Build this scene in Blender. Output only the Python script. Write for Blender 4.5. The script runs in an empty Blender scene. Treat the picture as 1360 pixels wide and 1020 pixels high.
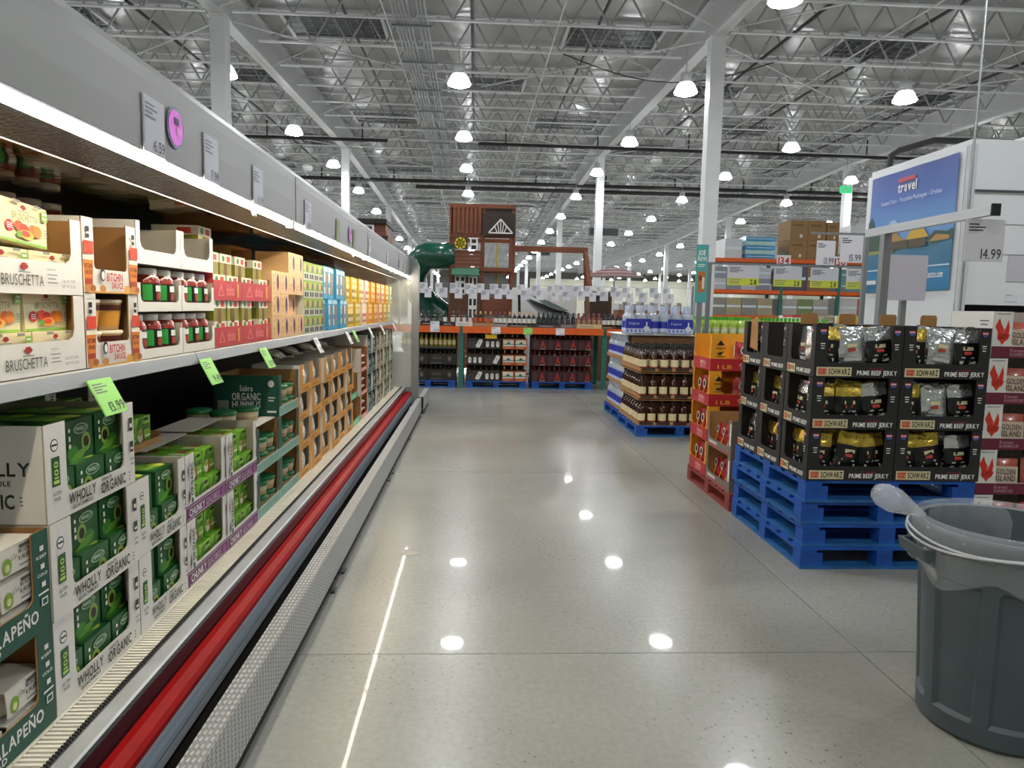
import bpy, math, random
from mathutils import Vector, Matrix, noise
random.seed(7)
sc = bpy.context.scene
COL = sc.collection
PI = math.pi

# ------------------------------------------------------------------ camera, world, exposure
FPX, PCX, PCY = 943.0, 680.0, 510.0          # focal length / principal point for a 1360 x 1020 frame
CAM_H = 1.55
AX = Vector((0.99850375, -0.01534759, 0.0524853))     # world X, Y, Z seen in camera axes (right, up, forward)
AY = Vector((-0.05054152, 0.10740074, 0.99293033))
AZ = Vector((0.02087604, 0.99409735, -0.10646435))
cam_d = bpy.data.cameras.new('camera')
cam_d.sensor_width = 36.0
cam_d.lens = 36.0 * FPX / 1360.0
cam_d.clip_start = 0.05
cam_d.clip_end = 400
cam = bpy.data.objects.new('camera', cam_d)
COL.objects.link(cam)
right = Vector((AX[0], AY[0], AZ[0])); up = Vector((AX[1], AY[1], AZ[1])); fwd = Vector((AX[2], AY[2], AZ[2]))
right.normalize(); fwd = (fwd - right * fwd.dot(right)).normalized(); up = right.cross(fwd)
mw = Matrix(((right.x, up.x, -fwd.x, 0.0), (right.y, up.y, -fwd.y, 0.0), (right.z, up.z, -fwd.z, CAM_H), (0, 0, 0, 1)))
cam.matrix_world = mw
sc.camera = cam
world = bpy.data.worlds.new('world'); sc.world = world
world.use_nodes = True
world.node_tree.nodes['Background'].inputs[0].default_value = (0.75, 0.78, 0.8, 1)
world.node_tree.nodes['Background'].inputs[1].default_value = 0.05
LAMP_POWER = 150.0
STRIP_POWER = 54.0
sc.view_settings.view_transform = 'Standard'
sc.view_settings.look = 'None'
sc.view_settings.gamma = 1.0
sc.view_settings.use_curve_mapping = False
sc.view_settings.exposure = 0.0

# ------------------------------------------------------------------ materials
def lin(h):
    h = h.lstrip('#')
    out = []
    for i in (0, 2, 4):
        c = int(h[i:i+2], 16) / 255.0
        out.append(c / 12.92 if c <= 0.04045 else ((c + 0.055) / 1.055) ** 2.4)
    return (*out, 1.0)
MATS = {}
def mat(key, hexc='#888888', rough=0.5, metal=0.0, var=0.0, vscale=8.0, bump=0.0, bscale=30.0, emit=0.0, coat=0.0, trans=0.0, alpha=1.0, spec=0.5, emitc=None, stretch=None):
    if key in MATS:
        return MATS[key]
    m = bpy.data.materials.new(key); m.use_nodes = True
    nt = m.node_tree; b = nt.nodes['Principled BSDF']
    c = lin(hexc)
    b.inputs['Base Color'].default_value = c
    b.inputs['Roughness'].default_value = rough
    b.inputs['Metallic'].default_value = metal
    b.inputs['Specular IOR Level'].default_value = spec
    if coat: 
        b.inputs['Coat Weight'].default_value = coat
        b.inputs['Coat Roughness'].default_value = 0.08
    if trans: b.inputs['Transmission Weight'].default_value = trans
    if alpha < 1: b.inputs['Alpha'].default_value = alpha
    if emit:
        b.inputs['Emission Color'].default_value = lin(emitc) if emitc else c
        b.inputs['Emission Strength'].default_value = emit
    if var or bump:
        tc = nt.nodes.new('ShaderNodeTexCoord')
        src = tc.outputs['Object']
        if stretch:
            mp = nt.nodes.new('ShaderNodeMapping'); mp.inputs['Scale'].default_value = stretch
            nt.links.new(src, mp.inputs['Vector']); src = mp.outputs['Vector']
    if var:
        n = nt.nodes.new('ShaderNodeTexNoise'); n.inputs['Scale'].default_value = vscale; n.inputs['Detail'].default_value = 5
        nt.links.new(src, n.inputs['Vector'])
        r = nt.nodes.new('ShaderNodeMapRange'); r.inputs['From Min'].default_value = 0.3; r.inputs['From Max'].default_value = 0.7
        r.inputs['To Min'].default_value = 1 - var; r.inputs['To Max'].default_value = 1 + var
        nt.links.new(n.outputs['Fac'], r.inputs['Value'])
        mx = nt.nodes.new('ShaderNodeMix'); mx.data_type = 'RGBA'; mx.blend_type = 'MULTIPLY'; mx.inputs['Factor'].default_value = 1.0
        mx.inputs['A'].default_value = c
        nt.links.new(r.outputs['Result'], mx.inputs['B'])
        nt.links.new(mx.outputs['Result'], b.inputs['Base Color'])
    if bump:
        n2 = nt.nodes.new('ShaderNodeTexNoise'); n2.inputs['Scale'].default_value = bscale; n2.inputs['Detail'].default_value = 3
        nt.links.new(src, n2.inputs['Vector'])
        bp = nt.nodes.new('ShaderNodeBump'); bp.inputs['Strength'].default_value = bump; bp.inputs['Distance'].default_value = 0.02
        nt.links.new(n2.outputs['Fac'], bp.inputs['Height']); nt.links.new(bp.outputs['Normal'], b.inputs['Normal'])
    MATS[key] = m
    return m
def C(hexc, rough=0.5, metal=0.0, **k):
    """a plain printed / painted colour"""
    return mat('paint_%s_%d_%d' % (hexc.strip('#'), rough * 100, metal * 100), hexc, rough, metal, **k)

# ------------------------------------------------------------------ mesh builder
class MB:
    def __init__(s):
        s.v = []; s.f = []; s.mi = []; s.mats = []; s.smooth = False
    def slot(s, m):
        if m not in s.mats: s.mats.append(m)
        return s.mats.index(m)
    def face(s, pts, m):
        k = len(s.v); s.v.extend([tuple(p) for p in pts]); s.f.append(tuple(range(k, k + len(pts)))); s.mi.append(s.slot(m))
    def box(s, x0, x1, y0, y1, z0, z1, m, fm=None):
        k = len(s.v)
        s.v += [(x0,y0,z0),(x1,y0,z0),(x1,y1,z0),(x0,y1,z0),(x0,y0,z1),(x1,y0,z1),(x1,y1,z1),(x0,y1,z1)]
        names = ('B','T','F','R','K','L')
        for nme, q in zip(names, ((0,3,2,1),(4,5,6,7),(0,1,5,4),(1,2,6,5),(2,3,7,6),(3,0,4,7))):
            s.f.append(tuple(k + i for i in q)); s.mi.append(s.slot(fm[nme] if fm and nme in fm else m))
        return s
    def cbox(s, cx, cy, cz, sx, sy, sz, m, fm=None):
        return s.box(cx-sx/2, cx+sx/2, cy-sy/2, cy+sy/2, cz-sz/2, cz+sz/2, m, fm)
    def bar(s, p, q, w, h, m, upv=(0,0,1)):
        """a rectangular bar from p to q"""
        p = Vector(p); q = Vector(q); d = (q - p).normalized(); u = Vector(upv)
        a = d.cross(u)
        if a.length < 1e-5: a = d.cross(Vector((1,0,0)))
        a.normalize(); b = a.cross(d).normalized()
        a *= w/2; b *= h/2; k = len(s.v)
        for c in (p, q):
            for sa, sb in ((-1,-1),(1,-1),(1,1),(-1,1)): s.v.append(tuple(c + a*sa + b*sb))
        for q4 in ((0,1,2,3),(7,6,5,4),(0,4,5,1),(1,5,6,2),(2,6,7,3),(3,7,4,0)):
            s.f.append(tuple(k+i for i in q4)); s.mi.append(s.slot(m))
        return s
    def prism(s, poly, m, axis='y', a=0.0, b=0.01, side=None, back=None):
        """extrude a 2-D polygon: axis y -> poly is (x,z); axis x -> (y,z); axis z -> (x,y)"""
        def P(u, v, t):
            return (u, t, v) if axis == 'y' else (t, u, v) if axis == 'x' else (u, v, t)
        n = len(poly); k = len(s.v)
        s.v += [P(u, v, a) for u, v in poly] + [P(u, v, b) for u, v in poly]
        ms = s.slot(side or m)
        s.f.append(tuple(range(k, k+n))); s.mi.append(s.slot(m))
        s.f.append(tuple(range(k+2*n-1, k+n-1, -1))); s.mi.append(s.slot(back or side or m))
        for i in range(n):
            j = (i+1) % n
            s.f.append((k+i, k+n+i, k+n+j, k+j)); s.mi.append(ms)
        return s
    def tube(s, pts, r, m, n=8, closed=False, cap=True):
        pts = [Vector(p) for p in pts]; N = len(pts); k = len(s.v); ms = s.slot(m)
        rr = r if isinstance(r, (list, tuple)) else [r]*N
        prev = None
        for i, p in enumerate(pts):
            if closed: d = pts[(i+1) % N] - pts[i-1]
            else: d = pts[min(i+1, N-1)] - pts[max(i-1, 0)]
            d.normalize()
            if prev is None:
                a = d.cross(Vector((0,0,1)))
                if a.length < 1e-4: a = d.cross(Vector((1,0,0)))
            else: a = prev - d*prev.dot(d)
            a.normalize(); prev = a; b = d.cross(a)
            for j in range(n):
                t = 2*PI*j/n
                s.v.append(tuple(p + (a*math.cos(t) + b*math.sin(t))*rr[i]))
        for i in range(N if closed else N-1):
            i2 = (i+1) % N
            for j in range(n):
                j2 = (j+1) % n
                s.f.append((k+i*n+j, k+i2*n+j, k+i2*n+j2, k+i*n+j2)); s.mi.append(ms)
        if cap and not closed:
            s.f.append(tuple(k+j for j in range(n))); s.mi.append(ms)
            s.f.append(tuple(k+(N-1)*n+j for j in reversed(range(n)))); s.mi.append(ms)
        return s
    def lathe(s, prof, m, n=16, c=(0,0,0), arc=None, sx=1.0, sy=1.0, ms=None):
        """revolve (radius, z) points about Z; ms: material per ring segment"""
        k = len(s.v); full = arc is None
        a0, a1 = (0, 2*PI) if full else arc
        cols = n if full else n+1
        for r, z in prof:
            for j in range(cols):
                t = a0 + (a1-a0)*j/n
                s.v.append((c[0]+r*math.cos(t)*sx, c[1]+r*math.sin(t)*sy, c[2]+z))
        for i in range(len(prof)-1):
            for j in range(n):
                j2 = (j+1) % cols if full else j+1
                s.f.append((k+i*cols+j, k+i*cols+j2, k+(i+1)*cols+j2, k+(i+1)*cols+j)); s.mi.append(s.slot(ms[i] if ms else m))
        return s
    def grid(s, fn, nu, nv, m):
        k = len(s.v); ms = s.slot(m)
        for i in range(nu+1):
            for j in range(nv+1): s.v.append(tuple(fn(i/nu, j/nv)))
        for i in range(nu):
            for j in range(nv):
                a = k+i*(nv+1)+j
                s.f.append((a, a+nv+1, a+nv+2, a+1)); s.mi.append(ms)
        return s
    def disc(s, O, u, v, rx, ry, m, n=14):
        O=Vector(O);u=Vector(u);v=Vector(v)
        s.face([O+u*(rx*math.cos(2*PI*i/n))+v*(ry*math.sin(2*PI*i/n)) for i in range(n)], m)
    def text(s, txt, O, u, v, w, h, m, bold=True):
        """lettering stretched into a w x h box whose lower-left corner is O"""
        O=Vector(O); u=Vector(u); v=Vector(v)
        items=[]; x=0.0
        for ch in txt:
            if ch==' ': x+=0.42; continue
            g=GLYPH.get((ch,bold)) or GLYPH.get((ch.upper(),bold))
            if not g: x+=0.4; continue
            items.append((x,g)); x+=g[2]+0.14
        tw=max(x-0.14,0.01); ms=s.slot(m)
        for x0,(vs,fs,_w) in items:
            k=len(s.v)
            s.v += [tuple(O+u*((x0+a)/tw*w)+v*(b*h)) for a,b in vs]
            for f in fs: s.f.append(tuple(k+i for i in f)); s.mi.append(ms)
        return s
    def mesh(s, name):
        me = bpy.data.meshes.new(name)
        me.from_pydata(s.v, [], s.f)
        for m in s.mats: me.materials.append(m)
        me.polygons.foreach_set('material_index', s.mi)
        if s.smooth: me.polygons.foreach_set('use_smooth', [True]*len(s.f))
        me.update()
        return me
    def build(s, name, parent=None, loc=(0,0,0), rz=0.0):
        return obj(name, s.mesh(name), parent, loc, rz)

def obj(name, me, parent=None, loc=(0,0,0), rz=0.0, rot=None):
    o = bpy.data.objects.new(name, me); COL.objects.link(o)
    if parent is not None: o.parent = parent
    o.location = loc
    o.rotation_euler = rot if rot else (0, 0, rz)
    return o
def tag(o, label=None, cat=None, group=None, kind=None):
    if label: o['label'] = label
    if cat: o['category'] = cat
    if group: o['group'] = group
    if kind: o['kind'] = kind
    return o
def thing(name, label, cat, loc=(0,0,0), rz=0.0, group=None, rot=None):
    o = obj(name, None, None, loc, rz, rot); o.empty_display_size = 0.05
    return tag(o, label, cat, group)
def struct(o): o['kind'] = 'structure'; return o
class Proto:
    """a thing described once (part meshes), then placed as often as needed"""
    def __init__(s, name, cat, parts):
        s.name=name; s.cat=cat; s.parts=parts      # parts: list of (name, mesh, [subparts])
    def put(s, loc, rz=0.0, label=None, group=None, rot=None):
        if len(s.parts)==1 and not s.parts[0][2]:
            o = obj(s.name, s.parts[0][1], None, loc, rz, rot); tag(o, label, s.cat, group); return o
        e = thing(s.name, label, s.cat, loc, rz, group, rot)
        for n, me, subs in s.parts:
            p = obj(n, me, e)
            for n2, me2 in subs: obj(n2, me2, p)
        return e

# glyph outlines from Blender's built-in font, made once while the scene is still small
ORD = ('first', 'second', 'third', 'fourth', 'fifth', 'sixth', 'seventh', 'eighth', 'ninth', 'tenth', 'eleventh', 'twelfth', 'thirteenth', 'fourteenth', 'fifteenth', 'sixteenth', 'seventeenth', 'eighteenth', 'nineteenth', 'twentieth')
def spot(kx=None, ky=None, kz=None, nz=2):
    """a place among alike goods, in words"""
    out = []
    if kz is not None and nz > 1: out.append((('lower', 'upper') if nz == 2 else ('lowest', 'middle', 'highest'))[kz] if nz <= 3 else ORD[kz] + ' layer')
    if ky is not None: out.append(('front', 'back', 'third')[ky] if ky < 3 else ORD[ky] + ' row')
    if kx is not None: out.append(ORD[kx] + ' along')
    return ' '.join(out)
GLYPH = {}
def make_glyphs(chars):
    tmp=[]
    for bold in (False, True):
        for ch in chars:
            cu=bpy.data.curves.new('glyph','FONT'); cu.body=ch; cu.resolution_u=2; cu.size=1.0
            cu.offset=0.022 if bold else 0.0
            o=bpy.data.objects.new('glyph',cu); COL.objects.link(o); tmp.append((ch,bold,o,cu))
    bpy.context.view_layer.update()
    dg=bpy.context.evaluated_depsgraph_get()
    raw={}
    for ch,bold,o,cu in tmp:
        me=o.evaluated_get(dg).to_mesh()
        raw[(ch,bold)]=([(v.co.x,v.co.y) for v in me.vertices],[tuple(p.vertices) for p in me.polygons])
        o.evaluated_get(dg).to_mesh_clear()
    for ch,bold,o,cu in tmp:
        bpy.data.objects.remove(o); bpy.data.curves.remove(cu)
    cap=max(y for x,y in raw[('H',False)][0])
    for k,(vs,fs) in raw.items():
        if not vs: continue
        x0=min(x for x,y in vs)
        GLYPH[k]=([((x-x0)/cap,y/cap) for x,y in vs],fs,(max(x for x,y in vs)-x0)/cap)
make_glyphs("ABCDEFGHIJKLMNOPQRSTUVWXYZabcdefghijklmnopqrstuvwxyz0123456789.'&-Ñ")

def frame(face, w, d, h):
    """lower-left corner and axes of one face of a box x[-w/2,w/2] y[0,d] z[0,h]; returns O,u,v,W,H,n"""
    X=Vector((1,0,0));Y=Vector((0,1,0));Z=Vector((0,0,1))
    if face=='F': return Vector((-w/2,0,0)),X,Z,w,h,-Y
    if face=='K': return Vector((w/2,d,0)),-X,Z,w,h,Y
    if face=='L': return Vector((-w/2,d,0)),-Y,Z,d,h,-X
    if face=='R': return Vector((w/2,0,0)),Y,Z,d,h,X
    return Vector((-w/2,0,h)),X,Y,w,d,Z
def deco(mb, fr, specs, e0=0.0008, de=0.0004):
    """flat print on a face, in fractions of it: r rect, t text, e ellipse, p polygon"""
    O,u,v,W,H,n=fr
    for i,sp in enumerate(specs):
        off=n*(e0+de*i)
        if sp[0]=='r':
            _,x,z,w,h,m=sp
            a=O+u*(x*W)+v*(z*H)+off
            mb.face([a,a+u*(w*W),a+u*(w*W)+v*(h*H),a+v*(h*H)],m)
        elif sp[0]=='t':
            s_,x,z,w,h,m=sp[1:7]; bold=sp[7] if len(sp)>7 else True
            mb.text(s_,O+u*(x*W)+v*(z*H)+off,u,v,w*W,h*H,m,bold)
        elif sp[0]=='tv':      # vertical lettering reading upwards
            s_,x,z,w,h,m=sp[1:7]
            mb.text(s_,O+u*((x+w)*W)+v*(z*H)+off,v,-u,h*H,w*W,m)
        elif sp[0]=='e':
            _,x,z,rx,rz_,m=sp
            mb.disc(O+u*(x*W)+v*(z*H)+off,u,v,rx*W,rz_*H,m)
        elif sp[0]=='p':
            _,pts,m=sp
            mb.face([O+u*(x*W)+v*(z*H)+off for x,z in pts],m)
    return mb
# ------------------------------------------------------------------ the building
WHITE_STEEL = mat('white_painted_steel', '#d9dbdc', 0.42, var=0.04, vscale=3)
GREY_STEEL = mat('grey_steel', '#8f9498', 0.38, 0.7, var=0.08, vscale=5)
PIPE_BLACK = mat('black_pipe', '#2a2a2b', 0.5, var=0.1)
PIPE_GALV = mat('galvanised_pipe', '#9ea1a3', 0.35, 0.8)
DECK = mat('white_insulation_facing', '#a4a5a3', 0.24, var=0.16, vscale=0.7, bump=0.8, bscale=1.5)
CREAM = mat('cream_wall_paint', '#cfd0bd', 0.7, var=0.03)
DARKWALL = mat('dark_wall_panel', '#55554f', 0.7, var=0.08)

def concrete():
    m = bpy.data.materials.new('polished_concrete'); m.use_nodes = True
    nt = m.node_tree; b = nt.nodes['Principled BSDF']; N = nt.nodes.new; L = nt.links.new
    g = N('ShaderNodeNewGeometry')
    n1 = N('ShaderNodeTexNoise'); n1.inputs['Scale'].default_value = 0.55; n1.inputs['Detail'].default_value = 6
    n2 = N('ShaderNodeTexNoise'); n2.inputs['Scale'].default_value = 38; n2.inputs['Detail'].default_value = 4
    n3 = N('ShaderNodeTexVoronoi'); n3.inputs['Scale'].default_value = 30
    n4 = N('ShaderNodeTexNoise'); n4.inputs['Scale'].default_value = 1.3; n4.inputs['Detail'].default_value = 3
    for n in (n1, n2, n3, n4): L(g.outputs['Position'], n.inputs['Vector'])
    r1 = N('ShaderNodeValToRGB'); r1.color_ramp.elements[0].color = lin('#85857e'); r1.color_ramp.elements[1].color = lin('#a09f97')
    r1.color_ramp.elements[0].position = 0.3; r1.color_ramp.elements[1].position = 0.72
    L(n1.outputs['Fac'], r1.inputs['Fac'])
    mx = N('ShaderNodeMix'); mx.data_type = 'RGBA'; mx.blend_type = 'MULTIPLY'; mx.inputs['Factor'].default_value = 1
    mr = N('ShaderNodeMapRange'); mr.inputs['From Min'].default_value = 0.25; mr.inputs['From Max'].default_value = 0.75
    mr.inputs['To Min'].default_value = 0.9; mr.inputs['To Max'].default_value = 1.08
    L(n2.outputs['Fac'], mr.inputs['Value']); L(r1.outputs['Color'], mx.inputs['A']); L(mr.outputs['Result'], mx.inputs['B'])
    # dark aggregate specks, thicker in patches
    sp = N('ShaderNodeMapRange'); sp.inputs['From Min'].default_value = 0.10; sp.inputs['From Max'].default_value = 0.19
    sp.inputs['To Min'].default_value = 1.0; sp.inputs['To Max'].default_value = 0.0
    L(n3.outputs['Distance'], sp.inputs['Value'])
    pt = N('ShaderNodeMapRange'); pt.inputs['From Min'].default_value = 0.44; pt.inputs['From Max'].default_value = 0.64; pt.inputs['To Max'].default_value = 0.85
    L(n4.outputs['Fac'], pt.inputs['Value'])
    mm = N('ShaderNodeMath'); mm.operation = 'MULTIPLY'; L(sp.outputs['Result'], mm.inputs[0]); L(pt.outputs['Result'], mm.inputs[1])
    mx2 = N('ShaderNodeMix'); mx2.data_type = 'RGBA'; mx2.inputs['B'].default_value = lin('#55544f')
    L(mm.outputs['Value'], mx2.inputs['Factor']); L(mx.outputs['Result'], mx2.inputs['A']); L(mx2.outputs['Result'], b.inputs['Base Color'])
    b.inputs['Roughness'].default_value = 0.27
    b.inputs['Coat Weight'].default_value = 0.22; b.inputs['Specular IOR Level'].default_value = 0.32
    b.inputs['Coat IOR'].default_value = 1.5
    cr = N('ShaderNodeMapRange'); cr.inputs['From Min'].default_value = 0.3; cr.inputs['From Max'].default_value = 0.7
    cr.inputs['To Min'].default_value = 0.02; cr.inputs['To Max'].default_value = 0.045
    L(n4.outputs['Fac'], cr.inputs['Value']); L(cr.outputs['Result'], b.inputs['Coat Roughness'])
    return m
CONC = concrete()

def zr(y):
    """height of the girder undersides: the roof rises to a ridge and falls again"""
    if y < 30.3: return 7.25 + 0.03 * (y - 15.3)
    return max(7.70 - 0.03 * (y - 30.3), 6.8)

XW0, XW1, YW0, YW1 = -31.0, 46.0, -7.0, 107.0
# floor: sawn slabs near the camera, one large slab field beyond
fl = MB().box(XW0, XW1, YW0, YW1, -0.12, -0.012, CONC).build('floor'); struct(fl)
JX = [-9.0, -5.4, -1.8, 1.8, 5.4, 9.0, 12.6]; JY = [-7.0, -4.05, -0.5, 3.05, 6.6, 10.15, 13.7, 17.25, 20.8, 24.35]
for i in range(len(JX) - 1):
    me = MB().box(0, JX[i+1] - JX[i] - 0.005, 0, 3.545, -0.0115, 0, CONC).mesh('slab')
    for j in range(len(JY) - 1):
        y0 = JY[j]; o = obj('slab', me if j else MB().box(0, JX[i+1]-JX[i]-0.005, 0, JY[1]-JY[0]-.005, -0.0115, 0, CONC).mesh('slab'), fl, (JX[i] + 0.0025, y0 + 0.0025, 0))
MB().box(XW0, XW1, 24.354, YW1, -0.0118, 0, CONC).build('slab', fl)
MB().box(12.604, XW1, YW0, 24.346, -0.0118, 0, CONC).build('slab', fl)
MB().box(XW0, -9.004, YW0, 24.346, -0.0118, 0, CONC).build('slab', fl)
# walls
struct(MB().box(XW0 - 0.2, XW0, YW0, YW1, 0, 9.5, DARKWALL).build('wall_left'))
struct(MB().box(XW1, XW1 + 0.2, YW0, YW1, 0, 9.5, CREAM).build('wall_right'))
struct(MB().box(XW0 - .2, XW1 + .2, YW0 - 0.2, YW0, 0, 9.5, CREAM).build('wall_rear'))
wf = MB().box(XW0 - .2, 8.0, YW1, YW1 + 0.2, 0, 9.5, DARKWALL).build('wall_far'); struct(wf)
struct(MB().box(8.0, XW1 + .2, YW1 - 0.4, YW1 + 0.2, 0, 6.0, CREAM).build('wall_far_cream'))
struct(MB().box(8.0, XW1 + .2, YW1 , YW1 + 0.2, 6.0, 9.5, DARKWALL).build('wall_far_upper'))
# roof deck
ys = [YW0 + i * 3.0 for i in range(int((YW1 - YW0) / 3) + 1)]
dk = MB(); dk.grid(lambda u, v: (XW0 + (XW1 - XW0) * u, YW0 + (YW1 - YW0) * v, zr(YW0 + (YW1 - YW0) * v) + 0.86), 1, 76, DECK)
struct(dk.build('ceiling'))

# girders along Y on columns, joists along X between them
GX = [-25.9, -15.55, -5.25, 4.95, 15.25, 25.6, 35.9]
CY = [1.4, 15.3, 29.3, 43.2, 57.2, 71.1, 85.0, 99.0]
ENDY = [YW0] + CY + [YW1]
girder_no = 0
for gx in GX:
    for a, b in zip(ENDY[:-1], ENDY[1:]):
        L = b - a; dz = zr(b) - zr(a); g = MB()
        def beam(x0, x1, z0, z1):
            k = len(g.v)
            for yy, dd in ((0, 0), (L, dz)):
                g.v += [(x0, yy, z0 + dd), (x1, yy, z0 + dd), (x1, yy, z1 + dd), (x0, yy, z1 + dd)]
            for q in ((0,1,2,3),(7,6,5,4),(0,4,5,1),(1,5,6,2),(2,6,7,3),(3,7,4,0)):
                g.f.append(tuple(k + i for i in q)); g.mi.append(g.slot(WHITE_STEEL))
        beam(-0.012, 0.012, 0.0, 0.84); beam(-0.13, 0.13, 0.0, 0.035); beam(-0.13, 0.13, 0.805, 0.84)
        o = g.build('roof_girder', None, (gx, a, zr(a))); struct(o); o['label'] = 'white steel roof girder carrying the joists along the building'
colm = {}
for gx in GX:
    for cy in CY:
        if cy < 5 and gx not in (4.95,): continue
        h = zr(cy)
        if cy not in colm:
            m = MB().box(-0.15, 0.15, -0.15, 0.15, 0, h - 0.03, WHITE_STEEL).box(-0.2, 0.2, -0.2, 0.2, h - 0.03, h, WHITE_STEEL).box(-0.22, 0.22, -0.22, 0.22, 0, 0.03, WHITE_STEEL)
            colm[cy] = m.mesh('column')
        if cy < 5: continue
        o = obj('column', colm[cy], None, (gx, cy, 0)); struct(o); o['label'] = 'white square steel column holding up the roof'
# girder stays (diagonal braces from girder bottom to joist)
STEP = 1.75
WEB_STEEL = mat('grey_white_web_steel', '#a9abac', 0.45, var=0.05, vscale=3)
def joist(L, web=True, panel=0.8):
    j = MB(); D = 0.72
    j.box(0, L, -0.045, 0.045, 0.78, 0.81, WHITE_STEEL)
    j.box(0.25, L - 0.25, -0.04, 0.04, 0.09, 0.125, WHITE_STEEL)
    if web:
        n = int((L - 0.5) / panel); x = 0.25
        p = (L - 0.5) / n
        for i in range(n):
            xa = 0.25 + p * i
            j.bar((xa, 0, 0.79), (xa + p/2, 0, 0.11), 0.036, 0.03, WEB_STEEL, (0,1,0))
            j.bar((xa + p/2, 0, 0.11), (xa + p, 0, 0.79), 0.036, 0.03, WEB_STEEL, (0,1,0))
    return j.mesh('roof_joist')
JM = {}
far = MB()
n_j = 0
for bi, (xa, xb) in enumerate(zip(GX[:-1], GX[1:])):
    key = round(xb - xa, 2)
    if key not in JM: JM[key] = joist(xb - xa - 0.04)
    y = 3.0
    while y < YW1 - 1:
        half = 0.85 * y + 3
        if xb > -half and xa < half:
            if y < 64:
                o = obj('roof_joist', JM[key], None, (xa + 0.02, y, zr(y))); struct(o); n_j += 1
                o['label'] = 'white open-web steel roof joist under the insulated deck'
            else:
                z = zr(y)
                far.box(xa + .02, xb - .02, y - .045, y + .045, z + .78, z + .81, WHITE_STEEL)
                far.box(xa + .02, xb - .02, y - .04, y + .04, z + .09, z + .125, WHITE_STEEL)
                n = 14; p = (xb - xa) / n
                for i in range(n):
                    far.bar((xa + p*i, y, z + .79), (xa + p*(i+.5), y, z + .11), .03, .03, WHITE_STEEL, (0,1,0))
                    far.bar((xa + p*(i+.5), y, z + .11), (xa + p*(i+1), y, z + .79), .03, .03, WHITE_STEEL, (0,1,0))
        y += STEP
fo = far.build('far_joist_lattice'); struct(fo)
# diagonal stays beside the girders
for gx in GX[1:6]:
    y = 8.25
    while y < 60:
        for sgn in (-1, 1):
            st = MB().tube([(0, 0, 0.04), (sgn * 1.1, 0.0, 0.55), (sgn * 1.9, 0, 0.78)], 0.022, WHITE_STEEL, 5)
            o = st.build('girder_stay', None, (gx, y, zr(y))); struct(o)
        y += 5.25
# diagonal brace rods in the joist plane beside each column
for gx in GX[1:6]:
    for cy in CY[:5]:
        for sx_, sy_ in ((-1, 1), (1, 1), (-1, -1), (1, -1)):
            y0 = cy + sy_ * .4; y1 = cy + sy_ * 4.6
            if y1 < 4: continue
            o = MB().tube([(gx + sx_ * .15, y0, zr(y0) + .06), (gx + sx_ * 4.9, y1, zr(y1) + .07)], .018, WHITE_STEEL, 5).build('brace_rod'); struct(o)
# long bracing rods and bridging lines along Y at the joist bottom chords
for bx in (-13, -8.6, -1.9, 1.6, 8.4, 11.8, 18.6, 22.0):
    pts = [(bx, y, zr(y) + 0.08) for y in (3, 15.3, 30.3, 60, 104)]
    o = MB().tube(pts, 0.016, WHITE_STEEL, 5).build('joist_bridging'); struct(o)
# skylights: dark at night, with burglar bars
SKY = mat('dark_skylight', '#303236', 0.35)
def skylight():
    g = MB(); g.box(-1.1, 1.1, -0.75, 0.75, 0.0, 0.04, SKY)
    f = MB()
    f.box(-1.18, 1.18, -0.83, -0.75, -0.05, 0.05, WHITE_STEEL).box(-1.18, 1.18, 0.75, 0.83, -0.05, 0.05, WHITE_STEEL)
    f.box(-1.18, -1.1, -0.75, 0.75, -0.05, 0.05, WHITE_STEEL).box(1.1, 1.18, -0.75, 0.75, -0.05, 0.05, WHITE_STEEL)
    b = MB()
    for i in range(1, 8): x = -1.1 + 2.2 * i / 8; b.box(x - .012, x + .012, -.75, .75, -0.03, -0.01, GREY_STEEL)
    for i in range(1, 5): yv = -.75 + 1.5 * i / 5; b.box(-1.1, 1.1, yv - .012, yv + .012, -0.05, -0.03, GREY_STEEL)
    return g.mesh('pane'), f.mesh('frame'), b.mesh('bar_grille')
sk = skylight(); n = 0
for j in range(0, 7):
    for i in range(-3, 4):
        for ox, oy in ((-3.4, 17.8), (0.2, 22.3)):
            x = ox + 6.6 * i; y = oy + 9.3 * j
            if abs(x) > 0.8 * y or x < XW0 + 2: continue
            n += 1
            t = obj('window_%d' % n, None, None, (x, y, zr(y) + 0.80)); struct(t); t['label'] = 'dark barred skylight set in the roof deck'
            obj('pane', sk[0], t); obj('frame', sk[1], t); obj('bar_grille', sk[2], t)
# sprinkler mains and branch lines
def pipe(name, pts, r, m, label, hang=0):
    if not hang:
        o = MB().tube(pts, r, m, 8).build(name); tag(o, label, 'pipe'); return o
    e = thing(name, label, 'pipe', (0, 0, 0)); MB().tube(pts, r, m, 8).build('pipe_run', e)
    x = pts[0][0] + 1.0
    while x < pts[-1][0]:
        MB().tube([(x, pts[0][1], pts[0][2] + r), (x, pts[0][1], pts[0][2] + hang)], r * .45, m, 6).build('riser', e); x += 3.4
    return e
pipe('sprinkler_pipe', [(-12, 26.8, 7.48), (-3.3, 26.8, 7.5)], 0.06, PIPE_BLACK, 'black sprinkler pipe crossing behind the tall columns above the cooler canopy', .6)
pipe('sprinkler_pipe', [(0.0, 26.8, 7.5), (22, 26.8, 7.46)], 0.06, PIPE_BLACK, 'black sprinkler pipe crossing the ceiling beside the long grey conduit run', .6)
pipe('sprinkler_main', [(-22, 35.0, 7.50), (24, 35.0, 7.50)], 0.09, PIPE_BLACK, 'thick black sprinkler main crossing the whole ceiling, upper of the pair', .5)
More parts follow.
